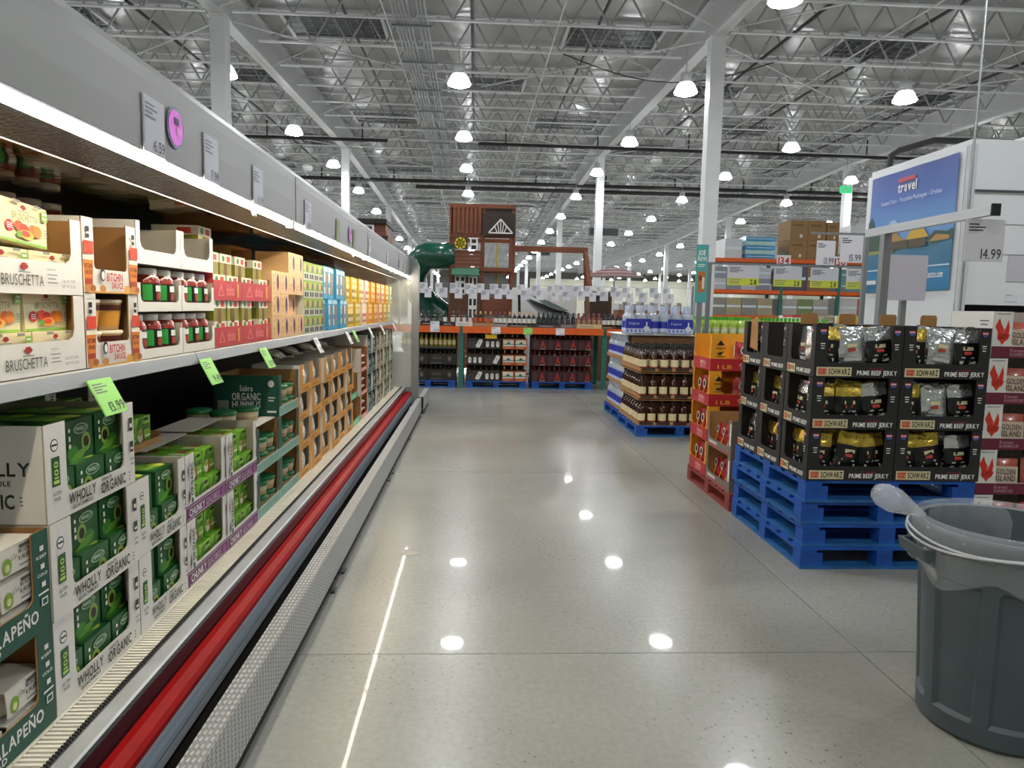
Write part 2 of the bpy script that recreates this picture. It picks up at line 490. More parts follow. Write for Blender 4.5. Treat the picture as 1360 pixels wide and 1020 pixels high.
pipe('sprinkler_main', [(-3, 35.6, 7.33), (24, 35.6, 7.33)], 0.09, PIPE_BLACK, 'thick black sprinkler main crossing the whole ceiling, lower of the pair')
pts_ = [(1.9 + .25 * i, 17.0, zr(17.0) + .10 - .55 * math.sin(PI * i / 20) * (1 if i < 20 else 1)) for i in range(21)]
pipe('power_cable', pts_, .014, PIPE_BLACK, 'black power cable drooping under the joists near the tall white column')
for i, (bx, ya, yb, z, r, what) in enumerate(((-0.17, 9, 27, 7.6, 0.035, 'over the middle of the aisle'), (7.0, 10, 27, 7.75, 0.04, 'just past the tall white column'), (9.5, 10, 34, 7.75, 0.04, 'over the blue travel banner'),
        (-2.9, 12, 34, 7.75, 0.035, 'between the conduits and the cooler side column'), (-7.4, 16, 34, 7.75, 0.035, 'beyond the cooler side columns'), (2.6, 12, 34, 7.75, 0.035, 'between the aisle lamps and the tall column'), (13.4, 14, 34, 7.75, 0.04, 'over the white walk-in cooler'), (3.9, 36, 60, 7.3, 0.04, 'far beyond the playset'))):
    pipe('branch_pipe', [(bx, ya, zr(ya) + z - 7.25), (bx, (ya + yb) / 2, zr((ya + yb) / 2) + z - 7.25), (bx, yb, zr(yb) + z - 7.25)], r, PIPE_BLACK, 'dark sprinkler branch pipe running away ' + what)
# bundle of conduits on trapeze hangers
cd = thing('conduit_run', 'bundle of grey electrical conduits on trapeze hangers under the roof', 'conduit', (0, 0, 0))
for k in range(9):
    if k == 5: continue
    x = -1.62 + 0.075 * k - (0.0 if k < 5 else -0.03)
    MB().tube([(x, 6, zr(6) + .0), (x - .1, 18, zr(18) - 0.02), (x - .2, 30.3, zr(30.3) - .02), (x - .24, 34.2, zr(34.2) - .02)], 0.022, PIPE_GALV, 6).build('conduit', cd)
for k in range(11):
    y = 8 + 2.4 * k + (0.6 if k == 11 else 0)
    MB().box(-1.72 - .008*(y-6), -0.9 - .008*(y-6), y - .03, y + .03, zr(y) - 0.07, zr(y) - 0.03, GREY_STEEL).build('trapeze_bracket', cd)

# ------------------------------------------------------------------ high-bay lamps
LENS = mat('lamp_lens_glow', '#ffffff', 0.4, emit=LAMP_POWER, emitc='#fbfdff')
LAMP_GREY = mat('lamp_housing', '#b9bbbd', 0.5)
def lamp():
    h = MB(); h.lathe([(0.001, 0.46), (0.12, 0.46), (0.13, 0.40), (0.13, 0.28), (0.16, 0.24)], LAMP_GREY, 12)
    r = MB(); r.smooth = True
    r.lathe([(0.155, 0.25), (0.2, 0.19), (0.245, 0.09), (0.255, 0.06)], mat('lamp_prism', '#e8ecee', 0.25, emit=5.0, emitc='#f4f8ff'), 14)
    l = MB(); l.smooth = True
    l.lathe([(0.255, 0.06), (0.25, 0.035), (0.17, 0.005), (0.001, -0.01)], LENS, 12)
    c = MB(); c.tube([(0, 0, 0.46), (0, 0, 1.0)], 0.012, LAMP_GREY, 5)
    return h.mesh('housing'), r.mesh('reflector'), l.mesh('lens'), c.mesh('hanger_rod')
lm = lamp()
LX = [-0.44 + 5.03 * k for k in range(-5, 9)]; LY = [-1.0, 5.0, 11.05] + [16.2 + 5.85 * k for k in range(0, 16)]
n_l = 0
ROWN = ['far beyond the cooler wall', 'third beyond the cooler', 'second beyond the cooler', 'well beyond the cooler canopy', 'above the cooler canopy', 'over the aisle', 'beside the tall columns', 'over the far racks', 'over the walk-in cooler', 'just past the walk-in cooler', 'second past the walk-in cooler', 'third past the walk-in cooler', 'fourth past the walk-in cooler', 'against the side wall']
ROWC = {}
for y in LY:
    for xi, x in enumerate(LX):
        half = 0.78 * max(y, 4) + 6
        if y < 8: half = 14
        if abs(x) > half or x > 40: continue
        ROWC[xi] = ROWC.get(xi, -1) + 1
        e = thing('ceiling_lamp', 'glowing high-bay lamp, %s away from the camera in the row %s' % (ORD[ROWC[xi]], ROWN[xi]), 'lamp', (x, y, zr(y) - 0.93), 0, 'high-bay ceiling lamps')
        obj('housing', lm[0], e); obj('reflector', lm[1], e); obj('lens', lm[2], e); obj('hanger_rod', lm[3], e)
        n_l += 1
print('joists', n_j, 'lamps', n_l, 'skylights', n)
# ------------------------------------------------------------------ open refrigerated case along the aisle
CANOPY = mat('canopy_grey_enamel', '#8b8c89', 0.38, var=0.02, vscale=2)
STAINLESS = mat('brushed_stainless', '#b7b9ba', 0.3, 1.0, var=0.08, vscale=6, stretch=(1, 0.05, 1))
MIRROR = mat('wavy_polished_steel', '#d8d2c2', 0.1, 1.0, var=0.1, vscale=3, bump=0.3, bscale=4)
DARKGLASS = mat('dark_speckled_underside', '#26262a', 0.22, 0.3, var=0.5, vscale=60, bump=0.2, bscale=80)
MIRRORDARK = mat('dark_glossy_riser', '#25232a', 0.06, 0.4, var=0.2, vscale=5)
REDPLASTIC = mat('red_bumper_rail', '#8c0806', 0.5, var=0.1, vscale=6, spec=0.1)
GREYPLASTIC = mat('grey_bumper_vinyl', '#8d99a4', 0.3, var=0.1, vscale=4, stretch=(1, 0.1, 1))
BLACK = mat('black_matt', '#121213', 0.6)
CASEWHITE = mat('case_white_enamel', '#cfccc0', 0.45, var=0.05)
GRILLE = mat('cream_air_grille', '#d9d4c6', 0.5, var=0.08)
DARKIN = mat('case_dark_liner', '#2a2a2c', 0.5)
LED = mat('warm_led_diffuser', '#fff3dc', 0.4, emit=STRIP_POWER, emitc='#fff1d6')
GLASS = mat('end_glass', '#eef3f0', 0.02, 0.0, alpha=0.28, spec=0.9)
Y0, Y1 = -1.6, 10.1
case = thing('refrigerated_case', 'long open refrigerated display case with grey lit canopy along the aisle', 'cooler', (0, 0, 0))
def run(profile, m, name, a=Y0, b=Y1, smooth=False, parent=None):
    """extrude an (x,z) profile along the aisle"""
    mb = MB(); mb.prism(profile, m, 'y', a, b); mb.smooth = smooth
    return mb.build(name, parent or case)
can = run([(-.93,1.968),(-.928,2.06),(-.93,2.16),(-.937,2.20),(-.955,2.228),(-.985,2.242),(-1.05,2.246),(-2.1,2.25),(-2.1,2.20),(-1.06,2.16),(-.97,2.0)], CANOPY, 'canopy')
for y in (-1.1, 1.33, 3.76, 6.19, 8.62):
    MB().box(-.929, -.9265, y, y + .004, 1.97, 2.19, C('#7e8285')).build('panel_seam', can)
run([(-.945,1.968),(-.932,1.968),(-.932,1.962),(-.945,1.958)], STAINLESS, 'canopy_lip')
for a in (-1.1, 1.33, 3.76, 6.19, 8.62):
    b = min(a + 2.41, Y1 - .02)
    st = run([(-.962,1.962),(-.938,1.957),(-.938,1.943),(-.95,1.938),(-.962,1.941)], LED, 'light_strip', a, b)
    MB().box(-.966, -.934, b - .03, b + .02, 1.93, 1.964, C('#e9e4d6', .4)).build('strip_bracket', case)
    MB().tube([(-.94, a + 1.75, 1.935), (-.938, a + 1.755, 1.915), (-.938, a + 1.79, 1.915), (-.94, a + 1.795, 1.935)], .005, C('#efe9da', .4), 6).build('hook_clip', case)
run([(-.966,1.945),(-1.06,1.905),(-1.062,1.917),(-.966,1.957)], DARKGLASS, 'canopy_underside')
run([(-1.06,1.903),(-1.068,1.903),(-1.068,1.93),(-1.06,1.93)], STAINLESS, 'air_curtain_edge')
mb = MB(); mb.grid(lambda u, v: (-1.068 - .9 * u, Y0 + (Y1 - Y0) * v, 1.935 - .02 * math.sin(3.1 * u)), 6, 1, MIRROR); mb.build('mirror_ceiling', case)
run([(-1.98,.30),(-1.95,.30),(-1.95,1.96),(-1.98,1.96)], DARKIN, 'back_wall')
run([(-2.1,0),(-1.98,0),(-1.98,2.2),(-2.1,2.2)], CASEWHITE, 'rear_panel')
# deck, grille, lip, riser, bumper rail
run([(-1.95,.33),(-1.12,.33),(-1.12,.405),(-1.95,.405)], CASEWHITE, 'deck')
g = MB(); y = Y0
while y < Y1 - .02:
    g.box(-1.118, -1.045, y, y + .010, .395, .406, GRILLE); y += .0185
g.box(-1.118, -1.045, Y0, Y1, .380, .386, C('#6d675c')); g.box(-1.05, -1.040, Y0, Y1, .386, .404, GRILLE)
g.build('air_grille', case)
g = MB(); y = Y0
while y < Y1 - .02:
    g.box(-1.044, -1.032, y, y + .0055, .398, .411, C('#26241f')); y += .0125
g.box(-1.045, -1.031, Y0, Y1, .386, .402, STAINLESS); g.build('grille_teeth_trim', case)
run([(-1.04,.33),(-.978,.33),(-.976,.398),(-.982,.404),(-1.03,.400)], mat('satin_deck_lip', '#b4b6b5', .4, .35, var=.12, vscale=5), 'deck_lip')
run([(-.99,.28),(-.966,.28),(-.966,.315),(-.976,.398),(-.99,.398)], MIRRORDARK, 'riser_panel')
run([(-.975,.285),(-.905,.285),(-.895,.30),(-.895,.318),(-.905,.332),(-.935,.340),(-.962,.335),(-.975,.32)], REDPLASTIC, 'bumper_rail', smooth=False)
run([(-.965,.165),(-.912,.165),(-.900,.180),(-.893,.215),(-.894,.25),(-.899,.275),(-.905,.285),(-.965,.285)], GREYPLASTIC, 'bumper_skirt')
MB().box(-.8938,-.8925,Y0,Y1,.226,.229,C('#40474d')).build('skirt_groove', case)
run([(-1.9,0),(-.93,0),(-.93,.12),(-1.9,.12)], BLACK, 'kick_base')
run([(-1.95,.12),(-.965,.12),(-.965,.285),(-1.95,.285)], BLACK, 'lower_body')
run([(-1.95,.285),(-.99,.285),(-.99,.33),(-1.95,.33)], BLACK, 'tank_body')
# upper shelf
run([(-1.93,1.318),(-1.15,1.318),(-1.15,1.338),(-1.93,1.338)], CASEWHITE, 'shelf')
for a, b in ((Y0, .56), (.565, 2.94), (2.945, 5.38), (5.385, 7.8), (7.805, Y1 - .06)):
    rail = run([(-1.152,1.342),(-1.140,1.345),(-1.134,1.340),(-1.126,1.318),(-1.120,1.300),(-1.128,1.296),(-1.152,1.300)], mat('shelf_rail_steel', '#8b8e90', .4, .5, var=.08, vscale=4), 'shelf_rail', a, b)
    MB().box(-1.1285, -1.1265, a, b, 1.317, 1.3195, C('#56585a')).build('rail_groove', rail)
for y in (.56, 2.94, 5.38, 7.8):
    MB().prism([(-1.95,1.20),(-1.95,1.318),(-1.2,1.318),(-1.2,1.30)], DARKIN, 'y', y - .006, y + .006).build('shelf_bracket', case)
# end panel: glass pane in a grey frame
eg = MB().box(-1.93, -.90, Y1 - .012, Y1 - .006, .40, 1.93, GLASS).build('end_glass', case)
MB().prism([(-.90,.12),(-.80,.12),(-.80,2.10),(-.84,2.20),(-.93,2.25),(-2.1,2.25),(-2.1,2.15),(-.90,1.93)], mat('end_frame_grey', '#8d8f92', 0.4, 0.4), 'y', Y1 - .02, Y1 + .09).build('end_frame', case)
MB().box(-2.1, -.86, Y1, Y1 + .07, 0.12, .9, C('#8b8c8c')).build('end_panel', case)
g = MB()
for k in range(30): g.box(-.80, -.795, Y1 + .0, Y1 + .085, .5 + k * .022, .508 + k * .022, C('#4a4c4e'))
g.build('end_vent_grille', case)
# diamond-plate bumper guards
def plate():
    m = mat('diamond_plate_steel', '#b9bbbb', 0.36, 0.55, var=0.12, vscale=9)
    nt = m.node_tree; b = nt.nodes['Principled BSDF']; N = nt.nodes.new; L = nt.links.new
    tc = N('ShaderNodeTexCoord'); mp = N('ShaderNodeMapping'); mp.inputs['Rotation'].default_value = (0, 0, 0); mp.inputs['Scale'].default_value = (60, 30, 60); mp.inputs['Location'].default_value = (0, 0, 0.88)
    ck = N('ShaderNodeTexVoronoi'); ck.feature = 'F1'; ck.inputs['Scale'].default_value = 1.0; ck.inputs['Randomness'].default_value = 0.12
    L(tc.outputs['Object'], mp.inputs['Vector']); L(mp.outputs['Vector'], ck.inputs['Vector'])
    mr = N('ShaderNodeMapRange'); mr.inputs['From Min'].default_value = 0.28; mr.inputs['From Max'].default_value = 0.42; mr.inputs['To Min'].default_value = 1; mr.inputs['To Max'].default_value = 0
    L(ck.outputs['Distance'], mr.inputs['Value'])
    bp = N('ShaderNodeBump'); bp.inputs['Strength'].default_value = 1.0; bp.inputs['Distance'].default_value = 0.006
    L(mr.outputs['Result'], bp.inputs['Height']); L(bp.outputs['Normal'], b.inputs['Normal'])
    mx = N('ShaderNodeMix'); mx.data_type = 'RGBA'; mx.inputs['A'].default_value = lin('#a3a5a5'); mx.inputs['B'].default_value = lin('#d2d4d3')
    L(mr.outputs['Result'], mx.inputs['Factor']); L(mx.outputs['Result'], b.inputs['Base Color'])
    return m
DIAMOND = plate()
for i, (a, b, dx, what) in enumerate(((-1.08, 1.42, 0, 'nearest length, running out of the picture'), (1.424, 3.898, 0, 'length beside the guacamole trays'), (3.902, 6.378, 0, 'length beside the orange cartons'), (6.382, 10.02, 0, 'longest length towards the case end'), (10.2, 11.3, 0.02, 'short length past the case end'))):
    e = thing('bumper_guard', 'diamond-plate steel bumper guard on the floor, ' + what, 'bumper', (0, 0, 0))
    L_ = b - a
    top = MB().box(-.818 + dx, -.75 + dx, a, b, .240, .252, DIAMOND).build('top_plate', e)
    MB().box(-.756 + dx, -.75 + dx, a, b, .062, .240, DIAMOND).build('face_plate', e)
    MB().box(-.80 + dx, -.768 + dx, a + .02, b - .02, 0, .06, BLACK).build('shade_strip', e)  # black strip added under the plates to deepen the shade at the floor
    for yy in ([a + .14, b - .14] if L_ < 3 else [a + .14, (a + b) / 2, b - .14]):
        MB().box(-.80 + dx, -.757 + dx, yy - .03, yy + .03, .061, .24, BLACK).box(-.757 + dx, -.735 + dx, yy - .035, yy + .035, 0, .012, C('#55585a', .4, .8)).build('foot', e)

# canopy price cards and round magenta stickers, shelf price tags
INK = C('#24242a'); PAPER = C('#e6e6ea', .55); LIME = mat('lime_tag_paper', '#9fe27a', .55); GREYINK = C('#777880'); CARDGREY = C('#b9b9c6', .35)
def lines(x, z, w, rows, dz, h, m, jit=0.5):
    r = random.Random(int(x * 991 + z * 77 + rows)); return [('r', x, z - dz * k, w * (1 - jit * r.random()), h, m) for k in range(rows)]
def card(w, h, price, bg, price_box=(.42, .06, .52, .2), extra=(), rows=4, t=.003):
    mb = MB().box(-w/2, w/2, 0, t, 0, h, bg)
    pr = MB(); specs = [('r', .02, .02, .96, .96, bg)] + lines(.08, .84, .6, rows, .075, .035, GREYINK) + list(extra)
    if price: specs.append(('t', price, *price_box, INK, False))
    deco(pr, frame('F', w, t, h), specs)
    return mb.mesh('card'), pr.mesh('lettering')
def put_card(name, meshes, loc, rz, label, group=None, rot=None, cat='price card'):
    e = thing(name, label, cat, loc, rz, group, rot)
    obj('card', meshes[0], e); obj('lettering', meshes[1], e); return e
RZC = PI / 2            # things in the case face the aisle
XC = -.9235
for y, z, price, what in ((2.141, 2.039, '6.59', 'before the magenta sticker'), (2.582, 2.037, '7.99', 'just after the first magenta sticker'), (3.114, 2.032, '6.99', 'third along the canopy'), (4.006, 2.026, '8.99', 'fourth along the canopy'),
        (6.278, 2.035, '7.49', 'between two magenta stickers near the far end'), (7.545, 2.022, '9.99', 'next to the last magenta sticker'), (9.270, 2.011, '5.99', 'last before the case end')):
    put_card('price_card', card(.135, .155, price, CARDGREY), (XC, y, z - .075), RZC, 'pale price card on the grey canopy, ' + what)
for y, z, what in ((4.860, 2.034, 'before the second magenta sticker'), (5.511, 2.035, 'after the second magenta sticker')):
    put_card('price_card', card(.12, .15, '', mat('olive_card', '#93a06a', .5)), (XC, y, z - .075), RZC, 'olive green price card on the canopy, ' + what)
MAG = mat('magenta_foil', '#d21bd0', .25, .3); NAVY = C('#1b2170', .3); 
for y, z, what, r in ((2.286, 2.074, 'beside the nearest price cards', .062), (5.317, 2.055, 'between two olive cards', .062), (8.639, 2.049, 'towards the far end', .055)):
    e = thing('round_sticker', 'round magenta foil sticker with dark rim on the canopy, ' + what, 'sticker', (XC, y, z), RZC)
    d1 = MB(); d1.disc((0, -.001, 0), (1,0,0), (0,0,1), r, r, NAVY, 22); d1.build('rim', e)
    d2 = MB(); d2.disc((0, -.002, 0), (1,0,0), (0,0,1), r * .84, r * .84, MAG, 22); d2.build('face', e)
    d3 = MB(); d3.disc((.3*r, -.003, -.1*r), (1,0,0), (0,0,1), .3 * r, .25 * r, C('#ff6ee8', .3), 12); d3.face([(-.2*r,-.003,.15*r),(.35*r,-.003,.15*r),(.35*r,-.003,.5*r),(-.2*r,-.003,.5*r)], C('#3c1a55')); d3.build('print', e)
for y, z, bg, price, what, w in ((2.155, 1.336, LIME, '13.99', 'under the orange sauce trays', .115), (2.987, 1.335, LIME, '9.49', 'under the jar trays', .11), (3.783, 1.326, LIME, '8.99', 'under the red trays', .11),
        (5.003, 1.318, PAPER, '7.99', 'under the printed cream boxes', .11), (6.210, 1.313, PAPER, '6.79', 'under the blue packs', .11), (6.548, 1.308, LIME, '8.49', 'between two white tags', .11), (7.505, 1.300, PAPER, '5.99', 'under the first yellow packs', .11), (8.447, 1.298, PAPER, '9.79', 'second last on the rail', .11), (9.659, 1.305, PAPER, '4.99', 'last on the rail', .11)):
    c = card(w * 1.15, .115, price, bg, (.3, .08, .62, .26))
    colr = 'lime' if bg is LIME else 'white'
    e = thing('shelf_tag', colr + ' price tag hanging from the shelf rail, ' + what, 'price tag', (-1.062, y, 1.213), RZC)
    e.rotation_euler = (math.radians(-27), 0, RZC)
    obj('card', c[0], e); obj('lettering', c[1], e)
# ------------------------------------------------------------------ cartons and goods in the case
KRAFT = mat('kraft_cardboard', '#a97d4c', .75, var=.08, vscale=10)
GREYBOARD = mat('grey_board', '#b5aea4', .75, var=.04, vscale=10)
WCARD = mat('white_carton', '#e4e2dd', .55, var=.03, vscale=6)
ink = C('#2b3a2c'); black = C('#17171a'); white = C('#eeeeea'); red = C('#c8202a'); orange = C('#e8741e'); yellow = C('#f0c020')
dkgreen = mat('dark_green_print', '#1f5a2c', .4, var=.12, vscale=14); mdgreen = C('#3f8a2f', .4); ltgreen = mat('light_green_print', '#86bf3c', .4, var=.1, vscale=14); teal = mat('teal_green_carton', '#1d5446', .5, var=.04)
lime2 = C('#b6d96a', .4); purple = C('#6d1a63', .45); cream = C('#efe6c2', .5)
def tray(name, w, d, h, lip, pl, pr, outer, inner, front=(), left=(), t=.004, r=.022, slant=0.0, side_h=None, cat='carton', bottom_front=True, right=()):
    sh = side_h or h
    b = MB()
    b.box(-w/2, w/2, t, d, 0, t, inner)
    b.box(-w/2, w/2, d - t, d, t, sh, inner, {'K': outer})
    b.box(-w/2, -w/2 + t, t, d - t, t, sh, inner, {'L': outer}); b.box(w/2 - t, w/2, t, d - t, t, sh, inner, {'R': outer})
    p = MB()
    xl, xr = -w/2 + pl, w/2 - pr
    poly = [(-w/2,0),(w/2,0),(w/2,h),(xr,h),(xr + slant*0, lip + r),(xr - r*.3, lip + r*.3),(xr - r, lip),(xl + r, lip),(xl + r*.3, lip + r*.3),(xl, lip + r),(xl, h),(-w/2,h)]
    if pl <= 0: poly = [(-w/2,0),(w/2,0),(w/2,lip),(-w/2,lip)]
    p.prism(poly, outer, 'y', 0, t, side=inner, back=inner)
    parts = [('body', b.mesh('body'), []), ('front_panel', p.mesh('front_panel'), [])]
    if front or left or right:
        if pl > 0: front = [('p', [((x + w/2) / w, z / h) for x, z in poly], outer)] + list(front)
        k = MB(); deco(k, frame('F', w, d, h), front); deco(k, frame('L', w, d, sh), left); deco(k, frame('R', w, d, sh), right)
        parts[1] = ('front_panel', parts[1][1], [('lettering', k.mesh('lettering'))])
    return Proto(name, cat, parts)
def box_item(name, w, d, h, m, front=(), left=(), top=(), right=(), cat='box', tm=None):
    b = MB().box(-w/2, w/2, 0, d, 0, h, m, {'T': tm} if tm else None)
    k = MB(); deco(k, frame('F', w, d, h), front); deco(k, frame('L', w, d, h), left); deco(k, frame('T', w, d, h), top); deco(k, frame('R', w, d, h), right)
    parts = [('carton_body', b.mesh('carton_body'), [])]
    if k.f: parts.append(('print', k.mesh('print'), []))
    return Proto(name, cat, parts)
def lathe_item(name, cat, segs):
    """segs: list of (part name, profile, material, n)"""
    parts = []
    for pn, prof, m, n in segs:
        q = MB(); q.smooth = True; q.lathe(prof, m, n); parts.append((pn, q.mesh(pn), []))
    return Proto(name, cat, parts)
def inside(o, lx, ly, lz, rz=RZC):
    X, Y, Z = o; c, s = math.cos(rz), math.sin(rz)
    return (X + c * lx - s * ly, Y + s * lx + c * ly, Z + lz)
def fill(proto, o, w, nx, ny, nz, pw, pd, ph, label, group, y0=.012, z0=.006, skip=(), jit=.004, rz=RZC, x0=None):
    """rows of alike goods in a tray"""
    gap = (w - .012 - nx * pw) / max(nx, 1)
    for kz in range(nz):
        for ky in range(ny):
            for kx in range(nx):
                if (kx, ky, kz) in skip: continue
                lx = -w/2 + .006 + (pw + gap) * (kx + .5)
                proto.put(inside(o, lx + random.uniform(-jit, jit) * .4, y0 + ky * (pd + .003) + random.uniform(0, jit), z0 + kz * (ph + .001), rz), rz, label, group)

# ---- lower deck
ZL, XL = .407, -1.13
seal = lambda x, z, s, asp: [('e', x, z, s, s * asp, black), ('e', x, z, s * .82, s * .82 * asp, white), ('r', x - s * .7, z - s * .12 * asp, s * 1.4, s * .3 * asp, black)]
def green_tag(x, z, w, h): return [('r', x, z, w, h, dkgreen), ('r', x + w*.15, z + h*.08, w*.7, h*.12, lime2), ('tv', '100', x + w*.25, z + h*.25, w*.5, h*.6, lime2)]
rays = lambda x, z, m: [('r', x, z, .02, .012, m), ('r', x, z + .04, .02, .012, m), ('r', x, z + .08, .02, .012, m)]
def wholly_front(asp):
    return seal(.09, .78, .036, asp) + green_tag(.055, .36, .075, .3) + [('t', 'GLUTEN', .05, .27, .08, .035, GREYINK), ('t', 'FREE', .06, .21, .06, .035, GREYINK),
        ('t', 'WHOLLY', .20, .11, .29, .11, ink), ('t', 'GUACAMOLE', .23, .05, .22, .04, ink), ('t', 'SNACK', .56, .20, .12, .035, ink), ('t', 'ORGANIC', .55, .06, .3, .12, ink),
        ('r', .92, .66, .045, .16, ink), ('r', .927, .70, .03, .05, white), ('r', .92, .40, .045, .13, ink), ('r', .927, .43, .03, .03, white), ('t', 'NON', .915, .3, .05, .03, GREYINK), ('t', 'GMO', .915, .24, .05, .03, GREYINK)] + rays(.525, .08, ink) + rays(.875, .08, ink)
LEFTSIDE = [('t', 'WHOLLY', .30, .50, .60, .13, ink), ('t', 'GUACAMOLE', .42, .40, .34, .05, ink), ('t', 'ORGANIC', .28, .17, .50, .14, ink)] + rays(.82, .2, ink)
def oval_logo(x, z, rx, rz_, txt): return [('e', x, z, rx, rz_, C('#a9c9a0')), ('e', x, z, rx*.86, rz_*.82, C('#2e6b3a')), ('t', txt, x - rx*.7, z - rz_*.3, rx*1.4, rz_*.7, C('#d9ead2'))]
GB = dict(w=.150, d=.16, h=.122)
def guac_print(k):
    av = [('e', .74 - .35*k, .40, .17, .24, C('#8fb04a', .4)), ('e', .74 - .35*k, .40, .10, .14, C('#3a2416', .4)), ('e', .25 + .4*k, .20, .2, .2, mdgreen), ('p', [(.1,.02),(.55,.02),(.85,.3),(.4,.22)], C('#67a33a', .4))]
    return av + oval_logo(.55, .76, .26, .13, 'WHOLLY') + [('e', .13, .78, .035, .05, white), ('r', .10, .52, .06, .12, white), ('e', .13, .40, .04, .06, white)]
guac = [box_item('guacamole_box', GB['w'], GB['d'], GB['h'], dkgreen, guac_print(k), guac_print(1 - k), [('r', .1, .1, .8, .8, mdgreen), ('e', .4, .5, .3, .3, ltgreen), ('e', .75, .3, .2, .2, C('#c9d94e', .4)), ('e', .2, .75, .17, .2, C('#7fae49', .4))]) for k in (0, 1)]
TW, TD, TH = .488, .37, .268
w1 = tray('guacamole_tray', TW, TD, TH, .066, .098, .068, WCARD, GREYBOARD, wholly_front(TW / TH), LEFTSIDE)
w2 = tray('guacamole_tray', .396, TD, TH, .066, .09, .06, WCARD, GREYBOARD, wholly_front(.396 / TH), LEFTSIDE)
lev = ('bottom', 'middle', 'top')
for k in range(3):
    o = (XL + (.004 if k == 1 else 0), 1.90 + TW / 2, ZL + k * (TH + .002))
    w1.put(o, RZC, 'white tray of dark green guacamole boxes, %s of the stack of three' % lev[k], 'white guacamole trays')
    for kz in range(2):
        for ky in range(2):
            for kx in range(3):
                if k == 2 and kz == 1 and kx == 0 and ky == 0: continue
                if kz == 1 and ky == 0 and k < 2 and (kx + k) % 3 == 1: pass
                dy = .012 + ky * .164 + (.03 if kz == 1 and ky == 0 else 0)
                guac[(kx + kz + k) % 2].put(inside(o, -TW/2 + .08 + kx * .163, dy, .005 + kz * .1225), RZC, 'dark green guacamole box, %s, %s tray of the three-high white stack' % (spot(kx, ky, kz), lev[k]), 'guacamole boxes in the %s three-high tray' % lev[k])
for k in range(2):
    o = (XL, 2.394 + .198, ZL + k * (TH + .002))
    w2.put(o, RZC, 'white tray of dark green guacamole boxes, %s of the stack of two' % ('lower', 'upper')[k], 'white guacamole trays')
    for kz in range(2):
        for ky in range(2):
            for kx in range(2):
                guac[(kx + kz) % 2].put(inside(o, -.198 + .106 + kx * .185, .012 + ky * .164 + (.02 if kz == 1 and ky == 0 else 0), .005 + kz * .1225), RZC, 'dark green guacamole box, %s, %s tray of the two-high white stack' % (spot(kx, ky, kz), ('lower', 'upper')[k]), 'guacamole boxes in the %s two-high tray' % ('lower', 'upper')[k])
# jalapeno spread in dark green trays, nearest of all
jt = tray('spread_tray', .54, TD + .02, TH, .085, .05, .068, teal, KRAFT, [('t', '& JALAPEÑO', .42, .12, .48, .12, white), ('t', 'SPREAD', .42, .04, .2, .06, white), ('r', .93, .80, .03, .05, white), ('t', 'KEEP', .9, .73, .08, .03, white), ('r', .93, .62, .03, .05, white), ('t', 'COLD', .9, .55, .08, .03, white), ('r', .93, .44, .03, .05, white), ('r', .9, .37, .08, .02, white), ('r', .92, .25, .05, .08, white), ('r', .927, .265, .035, .05, teal)])
CUPW = mat('cream_plastic_cup', '#e9e3cf', .4)
def spread_cup():
    b = MB(); b.smooth = True
    b.lathe([(.001,0),(.062,0),(.066,.004),(.076,.058),(.08,.060),(.08,.066)], CUPW, 18)
    l = MB(); l.smooth = True; l.lathe([(.083,.062),(.084,.074),(.078,.079),(.001,.079)], C('#d9dad4', .35), 18)
    s = MB(); s.prism([(-.07,.012),(.07,.012),(.076,.082),(-.076,.082)], C('#dcd9cf', .45), 'y', -.086, -.083); s.box(-.076,.076,-.086,.07,.0805,.0825, C('#dcd9cf', .45))
    p = MB(); deco(p, (Vector((-.07,-.0862,.012)), Vector((1,0,0)), Vector((0,0,1)), .14, .07, Vector((0,-1,0))), [('t','ARTICHOKE',.5,.62,.45,.16,black),('t','& JALAPEÑO',.5,.38,.45,.16,black),('e',.18,.35,.12,.3,C('#7fa83c')),('e',.18,.3,.06,.14,C('#d9d69b')),('t','La Terra',.28,.5,.18,.2,black,False),('r',.5,.16,.4,.06,GREYINK),('r',.5,.82,.46,.12,C('#4a4a40'))])
    return Proto('spread_cup', 'cup', [('cup', b.mesh('cup'), []), ('lid', l.mesh('lid'), []), ('sleeve', s.mesh('sleeve'), [('lettering', p.mesh('lettering'))])])
sc_ = spread_cup()
for k in range(2):
    o = (XL, 1.355 + .27, ZL + k * (TH + .002))
    jt.put(o, RZC, 'dark green tray of jalapeño spread cups, %s of the two at the end' % ('lower', 'upper')[k], 'dark green spread trays')
    for kz in range(2 if k == 0 else 3):
        for ky in range(2):
            for kx in range(3):
                z = .006 + kz * .086
                sc_.put(inside(o, -.27 + .092 + kx * .171, .096 + ky * .174, z), RZC, 'white cup of jalapeño spread, %s, %s dark green tray' % (spot(kx, ky, kz, 3), ('lower', 'upper')[k]), 'spread cups in the %s green tray' % ('lower', 'upper')[k])
